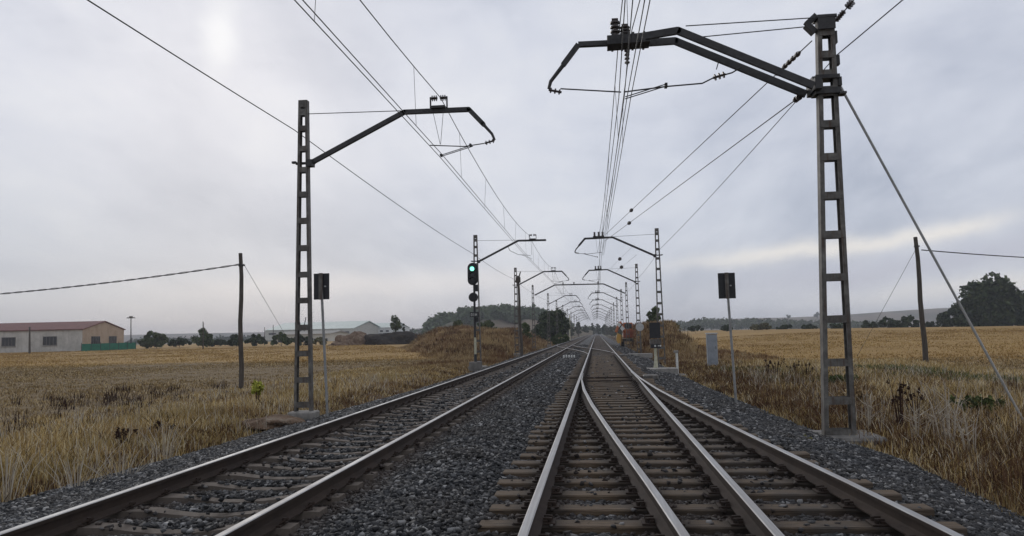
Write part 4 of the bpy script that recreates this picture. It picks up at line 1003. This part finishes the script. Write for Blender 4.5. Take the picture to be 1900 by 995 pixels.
ridge('far_hills', [(-300, 632), (0, 628), (150, 624), (300, 620), (450, 617), (600, 614), (760, 610), (850, 606), (1000, 604), (1120, 608), (1200, 612)], 1700, 400, -5, 'hill', 5)
ridge('wooded_hill', [(790, 622), (825, 602), (870, 594), (930, 592), (1000, 594), (1050, 604), (1100, 614)], 440, 120, -2, 'hill', 6)

# ------------------------------------------------------------------ foliage
def leaves(C, rad, n, size, squash=1.0, shell=.55):
    """n small leaf-clump quads in each blob centre C (k,3) with radius rad (k,)"""
    k = len(C); idx = np.repeat(np.arange(k), n); N = k * n
    d = rng.normal(size=(N, 3)); d /= np.linalg.norm(d, axis=1, keepdims=True)
    rr = rng.uniform(shell, 1.05, N)[:, None] * rad[idx][:, None]; P = C[idx] + d * rr * np.array([1, 1, squash])
    a = rng.normal(size=(N, 3)); a /= np.linalg.norm(a, axis=1, keepdims=True); b = np.cross(a, rng.normal(size=(N, 3))); b /= np.linalg.norm(b, axis=1, keepdims=True)
    s = size * rng.uniform(.5, 1.3, N)[:, None]
    V = np.stack([P - a * s - b * s * .6, P + a * s * .9 - b * s * .7, P + a * s * 1.1 + b * s * .6, P - a * s * .8 + b * s * .7], 1).reshape(-1, 3)
    return V, np.arange(4 * N).reshape(-1, 4)
def tree(name, base, H_, W_, label, m_='leaf_dark', cat='tree', group=None, seed=0, trunk=.3, nblob=26, nleaf=90, size=None, shape='round', dep=None):
    size = size or W_ * .022 + .03 + .00045 * base[1]
    r = np.random.default_rng(seed + 100); base = Vector(base); root = empty(name, base); tag(root, label, cat, group)
    dep = dep or W_; th = H_ * trunk
    C = []; 
    while len(C) < nblob:
        u = r.uniform(-1, 1, 3); q_ = np.dot(u, u)
        if q_ > 1 or q_ < .12: continue
        if shape == 'cone' and abs(u[0]) > .95 - .7 * (u[2] + 1) / 2: continue
        if shape == 'dome': u = np.array([u[0], u[1], abs(u[2]) * 2 - 1])
        C.append(u)
    C = np.array(C); rad = r.uniform(.14, .27, nblob) * min(W_, H_ * (1 - trunk)) * (.9 if shape != 'cone' else .7)
    cz = th + (H_ - th) / 2; P = C * np.array([W_ / 2 - rad.mean() * .7, dep / 2 - rad.mean() * .7, (H_ - th) / 2 - rad.mean() * .6]) + np.array([0, 0, cz])
    V, Fq = leaves(P, rad, nleaf, size or W_ * .022 + .03, .85)
    npmesh('crown', V, Fq, m_, root)
    m = MB(); m.tube([(0, 0, -.6), (r.uniform(-.1, .1), 0, th), (r.uniform(-.3, .3), 0, cz)], [H_ * .028, H_ * .022, H_ * .010], 8)
    for k in range(5):
        p = P[r.integers(nblob)]; m.tube([(0, 0, th * .8), tuple(np.array([0, 0, th]) * .4 + p * .6), tuple(p)], [H_ * .012, H_ * .008, H_ * .003], 6)
    m.build('trunk', 'bark', root)
    return root
def treepx(name, x, ybot, ytop, wpx, Y, label, **k):
    b = at(x, ybot, Y); t_ = at(x, ytop, Y); z0_ = min(b.z, b.z); z0_ -= .06 * (t_.z - z0_) + .1; return tree(name, (b.x, Y, z0_), t_.z - z0_, wpx * Y / 1425 / .99, label, seed=int(x) + int(ytop), **k)
GB = 'bushes and trees at the far edge of the left field'; GRr = 'bushes and trees at the far edge of the right field'; GD = 'misty trees down the line'
treepx('tree', 1842, 608, 505, 100, 200, 'largest dark tree at far right behind the straight stay, broad open crown', group=GRr, trunk=.06, nblob=50, nleaf=130, shape='round')
treepx('bush', 1838, 608, 572, 128, 197, 'wide dark thicket around the foot of the largest dark tree', cat='bush', group=GRr, trunk=.0, nblob=44, nleaf=80, shape='dome', dep=8)
treepx('tree', 1905, 608, 543, 70, 205, 'dark tree cut by the right edge of the photo', group=GRr, trunk=.08, nblob=28, nleaf=120)
treepx('tree', 1788, 608, 560, 46, 200, 'lower dark tree against the left flank of the largest dark tree', group=GRr, trunk=.08, nblob=24, nleaf=100)
treepx('bush', 1757, 609, 576, 34, 200, 'dark round bush just right of the leaning wooden pole', cat='bush', group=GRr, trunk=.03, shape='dome')
for x, yt, w_, lab, mm in [(1685, 584, 50, 'widest dark bush left of the leaning wooden pole', 'leaf_dark'), (1650, 588, 40, 'dark bush left of the widest dark bush at the field edge', 'leaf_dark'), (1616, 593, 34, 'low dark bush just right of the big right mast', 'leaf_dark'),
    (1555, 596, 44, 'dark bush seen through the legs of the big right mast', 'leaf_dark'), (1458, 602, 34, 'low dark bush between the right sign and the big right mast', 'leaf_dark'), (1412, 598, 38, 'olive green bush right of the sign in the right-hand verge', 'leaf_olive'),
    (1348, 602, 22, 'small dark bush touching the left side of the right-hand signpost', 'leaf_dark'), (1290, 604, 32, 'low dark hedge bush at the left end of the right field', 'leaf_dark'), (1725, 596, 30, 'small dark bush immediately behind the leaning wooden pole', 'leaf_dark'), (1500, 601, 30, 'low dark bush left of the big right mast', 'leaf_dark')]:
    treepx('bush', x, 613 - (x - 1300) * .010, yt, w_, 205, lab, m_=mm, cat='bush', group=GRr, trunk=.02, shape='dome', nblob=22, nleaf=70)
for x, yt, w_, Y, lab, mm, sh in [(290, 611, 62, 165, 'broad dark green bush right of the street lamp', 'leaf_mid', 'dome'), (376, 609, 42, 165, 'pale green bush left of the wooden pole', 'leaf_mid', 'dome'), (333, 624, 44, 168, 'low dark bush between the broad bush and the pale green bush', 'leaf_dark', 'dome'),
    (432, 619, 38, 165, 'dark bush just left of the wooden pole', 'leaf_dark', 'dome'), (475, 620, 44, 165, 'dark bush just right of the wooden pole', 'leaf_dark', 'dome'), (522, 617, 42, 160, 'dark green bush left of the nearest lattice mast', 'leaf_mid', 'dome'), (563, 616, 44, 158, 'dark bush seen through the nearest left lattice mast', 'leaf_dark', 'dome'),
    (594, 624, 24, 158, 'small brown-green bush beside the left sign post', 'leaf_olive', 'dome'), (405, 628, 30, 168, 'low dark scrub left of the wooden pole, lowest of its row', 'leaf_dark', 'dome')]:
    treepx('bush', x, 641 - (x - 290) * .008, yt, w_, Y, lab, m_=mm, cat='bush', group=GB, trunk=.02, shape=sh, nblob=24, nleaf=80)
treepx('tree', 734, 626, 584, 24, 170, 'slender young tree behind the dark earth heap', m_='leaf_mid', trunk=.15, nblob=20, nleaf=60, group=GB)
treepx('tree', 750, 626, 600, 12, 172, 'tiny pointed tree right of the slender young tree', m_='leaf_dark', trunk=.1, nblob=12, nleaf=40, shape='cone', group=GB)
for x, yb, yt, w_, Y, lab in [(848, 616, 588, 32, 135, 'dark shrub on top of the mound left of the green signal'), (903, 616, 586, 40, 130, 'dark shrub on the mound right of the green signal'), (975, 625, 598, 24, 110, 'green shrub on the mound behind the leaning dark pole')]:
    treepx('bush', x, yb, yt, w_, Y, lab, m_='leaf_mid', cat='bush', group='shrubs on the left mound', trunk=.02, shape='dome', nblob=16, nleaf=60)
treepx('tree', 1025, 636, 569, 60, 150, 'big round dark tree mass left of the tracks, behind the portal', m_='leaf_dark', trunk=.05, nblob=44, nleaf=130, group=GD)
treepx('bush', 998, 632, 600, 34, 142, 'dark bush at the left foot of the big round tree mass', m_='leaf_dark', cat='bush', trunk=.02, shape='dome', group=GD)
treepx('bush', 1040, 637, 618, 40, 128, 'low green bush at the right foot of the big round tree mass', m_='leaf_mid', cat='bush', trunk=.02, shape='dome', group=GD)
for x, yt, w_, Y, lab, sh in [(1073, 597, 18, 330, 'narrow misty tree left of the line end, nearest the big tree mass', 'cone'), (1060, 606, 18, 300, 'low misty tree between the tree mass and the line end', 'dome'), (1086, 602, 18, 420, 'misty tree just left of where the rails vanish', 'round'),
    (1100, 596, 12, 460, 'thin pointed misty tree above the vanishing rails', 'cone'), (1111, 598, 14, 470, 'pointed misty tree exactly over the vanishing rails', 'cone'), (1123, 602, 16, 430, 'misty tree just right of where the rails vanish', 'round'), (1134, 604, 16, 330, 'darker misty tree left of the excavator', 'dome'), (1146, 606, 18, 260, 'green bush between the masts left of the excavator', 'dome')]:
    treepx('tree', x, 622, yt, w_, Y, lab, m_='leaf_mid' if Y < 300 else 'leaf_dark', trunk=.05, shape=sh, nblob=16, nleaf=70, group=GD)
treepx('tree', 1216, 628, 569, 30, 112, 'green tree behind the second right-hand mast above the mound', m_='leaf_mid', trunk=.15, nblob=22, nleaf=70)
treepx('bush', 1247, 624, 594, 34, 108, 'olive green bush on the right-hand mound', m_='leaf_olive', cat='bush', trunk=.02, shape='dome')
treepx('bush', 1200, 630, 604, 30, 102, 'brown-green bush right of the orange excavator', m_='leaf_olive', cat='bush', trunk=.02, shape='dome')
# far woods read as one mass each
def wood(name, pts, Y, dY, hpx, rad, n, m_, label, seed, nleaf=60, size=None):
    r = np.random.default_rng(seed); C = []; Rr = []
    for k in range(n):
        u = r.uniform(0, 1); x = pts[0][0] + (pts[-1][0] - pts[0][0]) * u; yy = np.interp(x, [p[0] for p in pts], [p[1] for p in pts]); yd = Y + r.uniform(0, dY)
        p = at(x, yy + r.uniform(0, hpx), yd); C.append((p.x, yd, p.z)); Rr.append(rad * r.uniform(.6, 1.3))
    V, Fq = leaves(np.array(C), np.array(Rr), nleaf, size or rad * .22, .9); o = npmesh(name, V, Fq, m_); tag(o, label, 'wood', kind='stuff')
wood('far_wood', [(790, 602), (815, 590), (860, 578), (930, 574), (1000, 578), (1040, 592), (1058, 604)], 430, 60, 20, 3.4, 460, 'leaf_wood', 'misty green wood on the low hill behind the left mound', 21, 70)
wood('far_wood', [(1240, 604), (1300, 597), (1400, 597), (1520, 600), (1640, 602)], 700, 120, 9, 4.2, 300, 'leaf_mid', 'hazy distant tree belt beyond the right field', 22, 50)
wood('far_wood', [(240, 634), (420, 630), (620, 624), (780, 618), (1050, 612), (1160, 612)], 620, 120, 8, 4.5, 460, 'leaf_dark', 'hazy distant tree belt beyond the left field', 23, 40)
treepx('tree', 1463, 592, 584, 10, 1300, 'tiny lone tree on the far hill skyline left of the big right mast', m_='leaf_dark', trunk=.1, nblob=10, nleaf=40)
treepx('tree', 1517, 590, 578, 14, 1300, 'small tree clump on the far hill skyline beside the big right mast', m_='leaf_dark', trunk=.1, nblob=10, nleaf=40)

# ------------------------------------------------------------------ grasses
def blades(P, h, wd, lean=.35, jit=.3):
    N = len(P); th = rng.uniform(0, 2 * math.pi, N); d = np.stack([np.cos(th), np.sin(th), np.zeros(N)], 1)
    ph = rng.uniform(0, 2 * math.pi, N); s = np.stack([np.cos(ph), np.sin(ph), np.zeros(N)], 1) * wd[:, None] / 2
    L = (rng.uniform(0, 1, N) ** 1.5 * lean * h)[:, None]; up = np.array([0, 0, 1.0])
    b = P; m_ = P + up * (h * .55)[:, None] + d * L * .35; t_ = P + up * (h * rng.uniform(.85, 1, N))[:, None] + d * L
    V = np.stack([b - s, b + s, m_ - s * .8, m_ + s * .8, t_ - s * .15, t_ + s * .15], 1).reshape(-1, 3)
    q_ = np.array([(0, 1, 3, 2), (2, 3, 5, 4)]); return V, (q_[None] + 6 * np.arange(N)[:, None, None]).reshape(-1, 4)
def gv(X, Y): return np.array([g(a, b) for a, b in zip(X, Y)])
def field(name, label, n, xr, yr, hf, m_, wk=(.0045, .0007), lean=.85, xlim=None, clump=8, spread=.12, powy=1.6, cat='grass', zf=None):
    nc = n // clump; u = rng.uniform(0, 1, nc); Y = yr[0] + (yr[1] - yr[0]) * u ** powy; X = rng.uniform(xr[0], xr[1], nc)
    X = np.repeat(X, clump) + rng.normal(0, spread, nc * clump); Y = np.repeat(Y, clump) + rng.normal(0, spread, nc * clump); hc = np.repeat(rng.uniform(.55, 1.25, nc), clump)
    ok = np.ones(len(X), bool) if xlim is None else xlim(X, Y); X, Y, hc = X[ok], Y[ok], hc[ok]
    Z = zf(X, Y) if zf else gv(X, Y); h = hf(X, Y) * hc * rng.uniform(.5, 1.15, len(X)); wd = wk[0] + wk[1] * Y
    V, Fq = blades(np.stack([X, Y, Z - .02], 1), h, wd, lean); o = npmesh(name, V, Fq, m_); tag(o, label, cat, kind='stuff')
def le(Y): return np.interp(Y, [0, 9, 13, 18.6, 26, 34, 60, 2000], [-7.35, -7.15, -6.95, -6.9, -6.2, -5.75, -6.3, -6.3])
def re_(Y): return np.interp(Y, [0, 8, 12, 16, 29, 60, 2000], [4.3, 4.1, 4.35, 4.05, 3.7, 3.5, 3.6])
wob = lambda Y: .22 * np.sin(Y * 1.3) + .15 * np.sin(Y * 3.7 + 1)
prox = lambda X, Y, w_: np.exp(-np.abs(X) / w_)
field('dry_grass', 'tall dry straw-coloured grass along the left ballast edge', 170000, (-15, -5.6), (5, 48), lambda X, Y: .13 + .36 * np.exp(-((X + 10.0) / 2.0) ** 2) * np.exp(-Y / 30), 'dry_grass', xlim=lambda X, Y: X < le(Y) + wob(Y))
field('dry_grass', 'tall dry straw-coloured and brown weeds along the right ballast edge', 160000, (3.4, 17), (6, 46), lambda X, Y: .24 + .26 * np.exp(-((X - 9) / 3.0) ** 2) * np.exp(-Y / 60), 'dry_grass', xlim=lambda X, Y: X > re_(Y) + wob(Y))
field('stubble', 'short cut stubble of the left field', 170000, (-62, -12), (9, 66), lambda X, Y: .10 + .0 * X, 'stubble', wk=(.007, .0008), powy=1.1, xlim=lambda X, Y: X > -6 - Y * .95)
field('stubble', 'short cut stubble of the right field', 60000, (14, 44), (18, 50), lambda X, Y: .11 + .0 * X, 'stubble', wk=(.007, .0008), powy=1.1, xlim=lambda X, Y: X < 6 + Y * .8)
def hz(name):
    o = bpy.data.objects[name]; V = np.empty(len(o.data.vertices) * 3); o.data.vertices.foreach_get('co', V); return V.reshape(-1, 3)
for nm, lab, n in (('left_embankment', 'reddish dry grass covering the left mound', 60000), ('right_embankment', 'reddish dry grass covering the right mound', 26000)):
    V = hz(nm); idx = rng.integers(0, len(V), n); P = V[idx] + rng.normal(0, .35, (n, 3)) * np.array([1, 1, 0])
    ok = (P[:, 2] > -1.0) & ((P[:, 0] < -6.6) | (P[:, 0] > 4.2)); P = P[ok]; Vb, Fb = blades(P, rng.uniform(.12, .45, len(P)), np.full(len(P), .05), .9); tag(npmesh('mound_grass', Vb, Fb, 'mound_grass'), lab, 'grass', kind='stuff')
for nm, lab, n in (('left_embankment', 'clumps of rust-brown weeds on the left mound', 260), ('right_embankment', 'clumps of rust-brown weeds on the right mound', 120)):
    V = hz(nm); V = V[(V[:, 2] > -.2)]; idx = rng.integers(0, len(V), n); P = np.repeat(V[idx] + rng.normal(0, .4, (n, 3)) * np.array([1, 1, 0]), 34, 0); P = P + rng.normal(0, .4, P.shape) * np.array([1, 1, .04])
    Vb, Fb = blades(P, np.repeat(rng.uniform(.25, .75, n), 34) * rng.uniform(.5, 1, len(P)), np.full(len(P), .06), 1.0); tag(npmesh('brown_weeds', Vb, Fb, 'brown_weed'), lab, 'weeds', kind='stuff')
field('mixed_verge', 'brown weeds on the strip between left tracks and mound', 30000, (-12, -5.8), (42, 100), lambda X, Y: .28 + .0 * X, 'mound_grass', wk=(.02, .0006), powy=1.0)
field('mixed_verge', 'brown weeds on the strip between right tracks and field', 16000, (3.7, 12), (40, 100), lambda X, Y: .30 + .0 * X, 'mound_grass', wk=(.02, .0006), powy=1.0)
field('green_cover', 'low green weeds in a strip before the right field', 32000, (5.5, 14), (27, 38), lambda X, Y: .26 + .0 * X, 'green_weed', wk=(.02, .0008), powy=1.0, clump=30, spread=.35, xlim=lambda X, Y: (np.sin(X * 1.1) + np.sin(Y * .9 + X) > -.3))
field('green_cover', 'thin green weeds at the left ballast edge', 1600, (-7.4, -6.5), (11, 17), lambda X, Y: .07 + .0 * X, 'green_weed', wk=(.006, .0004), powy=1.0, clump=20, spread=.12)

field('seeding_stalks', 'tall thin pale seeding stalks standing out of the left grass', 2600, (-14, -7.2), (7, 34), lambda X, Y: .55 + .0 * X, 'pale_stalk', wk=(.003, .0005), lean=.8, clump=5, spread=.2)
field('seeding_stalks', 'tall thin pale seeding stalks standing out of the right weeds', 4200, (4.9, 14), (8, 34), lambda X, Y: .6 + .0 * X, 'pale_stalk', wk=(.003, .0005), lean=.8, clump=6, spread=.2)
field('brown_weeds', 'reddish brown dried weeds among the right grass', 26000, (4.5, 12), (7, 34), lambda X, Y: .42 + .0 * X, 'brown_weed', wk=(.006, .0006), lean=.9, clump=60, spread=.28, xlim=lambda X, Y: X > re_(Y) + .15)
field('brown_weeds', 'dense reddish brown dried weeds at the lower right ballast edge', 42000, (4.5, 8.5), (6.5, 17), lambda X, Y: .26 + .0 * X, 'brown_weed', wk=(.005, .0006), lean=.9, clump=40, spread=.3, xlim=lambda X, Y: X > re_(Y) + .1)
field('brown_weeds', 'reddish brown dried weeds between the cabinet and the big right mast', 60000, (3.7, 7.5), (15, 46), lambda X, Y: .27 + .0 * X, 'brown_weed', wk=(.006, .0008), lean=.9, clump=50, spread=.35, xlim=lambda X, Y: X > re_(Y) + .1, powy=1.1)
field('brown_weeds', 'reddish brown dried weeds low along the left ballast', 14000, (-9, -6.3), (8, 44), lambda X, Y: .20 + .0 * X, 'brown_weed', wk=(.006, .0006), lean=.9, clump=50, spread=.25, xlim=lambda X, Y: X < le(Y) - .05)
field('dark_seedheads', 'dark dried weeds scattered in the left stubble', 2600, (-20, -9), (14, 32), lambda X, Y: .34 + .0 * X, 'dark_weed', wk=(.006, .0006), lean=.8, clump=16, spread=.14)

field('stubble', 'ripe golden stubble in the far part of the left field', 120000, (-150, -14), (62, 150), lambda X, Y: .13 + .0 * X, 'gold_stubble', wk=(.02, .0008), powy=1.2, clump=10, spread=.5, xlim=lambda X, Y: (X > -5 - Y * .92) & (X < -9 - (Y - 56) * .35))
field('stubble', 'ripe golden stubble in the far part of the right field', 120000, (9, 130), (46, 150), lambda X, Y: .13 + .0 * X, 'gold_stubble', wk=(.02, .0008), powy=1.2, clump=10, spread=.5, xlim=lambda X, Y: X < 8 + Y * .66)

field('dry_grass', 'short matted dry grass at the foot of the right ballast', 50000, (4.2, 8.5), (5, 18), lambda X, Y: .15 + .0 * X, 'dry_grass', xlim=lambda X, Y: X > re_(Y) - .05 + wob(Y) * .5, powy=1.1)

# single plants that stand out
def plant(name, X, Y, h, n, spread, m_, label, cat='weed', wd=.02, lean=.7, group=None, heads=None, branchy=0):
    root = empty(name, (X, Y, g(X, Y))); tag(root, label, cat, group)
    th = rng.uniform(0, 2 * math.pi, n); rr = rng.uniform(0, spread, n); m = MB()
    tips = []
    for k in range(n):
        x0, y0 = rr[k] * .3 * math.cos(th[k]), rr[k] * .3 * math.sin(th[k]); hh = h * rng.uniform(.6, 1); x1, y1 = x0 + rr[k] * math.cos(th[k]), y0 + rr[k] * math.sin(th[k])
        m.tube([(x0, y0, -.05), (x0 * .6 + x1 * .4, y0 * .6 + y1 * .4, hh * .6), (x1, y1, hh)], [wd * .5, wd * .4, wd * .2], 4); tips.append((x1, y1, hh))
        for b in range(branchy):
            t = rng.uniform(.4, .9); bx = x0 + (x1 - x0) * t; by = y0 + (y1 - y0) * t; a = rng.uniform(0, 6.28); m.tube([(bx, by, hh * t), (bx + .22 * math.cos(a), by + .1 * math.sin(a), hh * (t + .18))], [wd * .3, wd * .12], 4)
    m.build('stems', m_ if not heads else 'dark_weed', root)
    if heads:
        C = np.array(tips); C[:, 2] *= heads[1]; V, Fq = leaves(C, np.full(len(C), heads[0]), heads[2], heads[0] * .45, 1.6, .1); npmesh('leaves', V, Fq, m_, root)
    return root
c = at(479, 745, 21.5); plant('weed', c.x, 21.5, 1.05, 9, .13, 'yellow_weed', 'bright yellow-green weed between the wooden pole and the nearest left mast', heads=(.09, .7, 26))
if 0: plant('weed', c.x, 20, .75, 14, .3, 'leaf_olive', 'dull olive weed in the stubble left of the wooden pole', heads=(.08, .8, 20))
for x, y, Y, h, lab in [(230, 790, 13.5, .38, 'dark dried dock plant in the left grass, leftmost'), (300, 760, 15, .38, 'dark dried dock plant in the left grass, right one'), (1672, 790, 15.5, 1.15, 'tall dark dried dock plant right of the big right mast'), (1700, 770, 17, .9, 'shorter dark dried dock plant behind the tallest one'),
    (1440, 690, 31, 1.0, 'dark dried dock plant right of the right-hand sign'), (1475, 692, 31, 1.0, 'dark dried dock plant left of the big right mast'), (1425, 690, 32, .9, 'dark dried dock plant closest to the right-hand sign'), (1498, 694, 30, .8, 'dark dried dock plant nearest the big right mast')]:
    c = at(x, y, Y); plant('dock_plant', c.x, Y, h, 9, .25, 'dark_weed', lab, heads=(.038, .85, 22), group='dark dried dock plants')
for x, Y, h, n, lab in [(1612, 15.2, 1.0, 7, 'pale dead stalks directly right of the big right mast'), (1760, 13.5, 1.25, 13, 'largest cluster of pale dead forked stalks in the right grass'), (1700, 14.2, .8, 8, 'pale dead stalks between the mast and the largest cluster'), (1800, 12.6, .9, 9, 'pale dead stalks by the lower end of the long stay')]:
    c = at(x, 800, Y); plant('dead_stalks', c.x, Y, h, n, .42, 'pale_stalk', lab, wd=.017, branchy=3, group='clusters of pale dead stalks')
for x, Y, h, lab in [(40, 9.2, .75, 'pale dry grass tuft at the far left edge'), (170, 9.6, .7, 'pale dry grass tuft with stalks bent right at lower left'), (250, 10.4, .65, 'pale dry grass tuft nearest the left ballast'), (325, 12.6, .7, 'single upright pale grass tuft left of the wooden pole')]:
    c = at(x, 860, Y); plant('grass_tuft', c.x - .2, Y, h, 26, .5, 'pale_stalk', lab, wd=.010, group='pale grass tufts at lower left')
for x, y, Y, h, n, lab, mm in [(1820, 790, 17.5, .6, 26, 'green-leaved bush in the right grass behind the stay', 'green_weed'), (1560, 720, 26, .55, 30, 'green bush seen through the legs of the big right mast', 'green_weed'), (1480, 830, 13.0, .38, 22, 'olive green plant left of the big right mast at the ballast edge', 'leaf_olive'),
    (1590, 770, 20, .6, 22, 'dark brown weed behind the foot of the big right mast', 'mound_grass')]:
    c = at(x, y, Y); plant('weed', c.x, Y, h, n, .4, mm, lab, heads=(.07, .75, 40))

# ------------------------------------------------------------------ haze
m = MB(); m.box((0, 1310, 22), (5400, 2900, 60)); o = m.build('haze', 'wire'); tag(o, kind='stuff')
hm = bpy.data.materials.new('haze_air'); hm.use_nodes = True; t = hm.node_tree; t.nodes.clear()
ou = t.nodes.new('ShaderNodeOutputMaterial'); pv_ = t.nodes.new('ShaderNodeVolumePrincipled'); pv_.inputs['Color'].default_value = (.93, .95, 1, 1); pv_.inputs['Density'].default_value = .00036
t.links.new(pv_.outputs[0], ou.inputs['Volume']); o.data.materials.clear(); o.data.materials.append(hm)
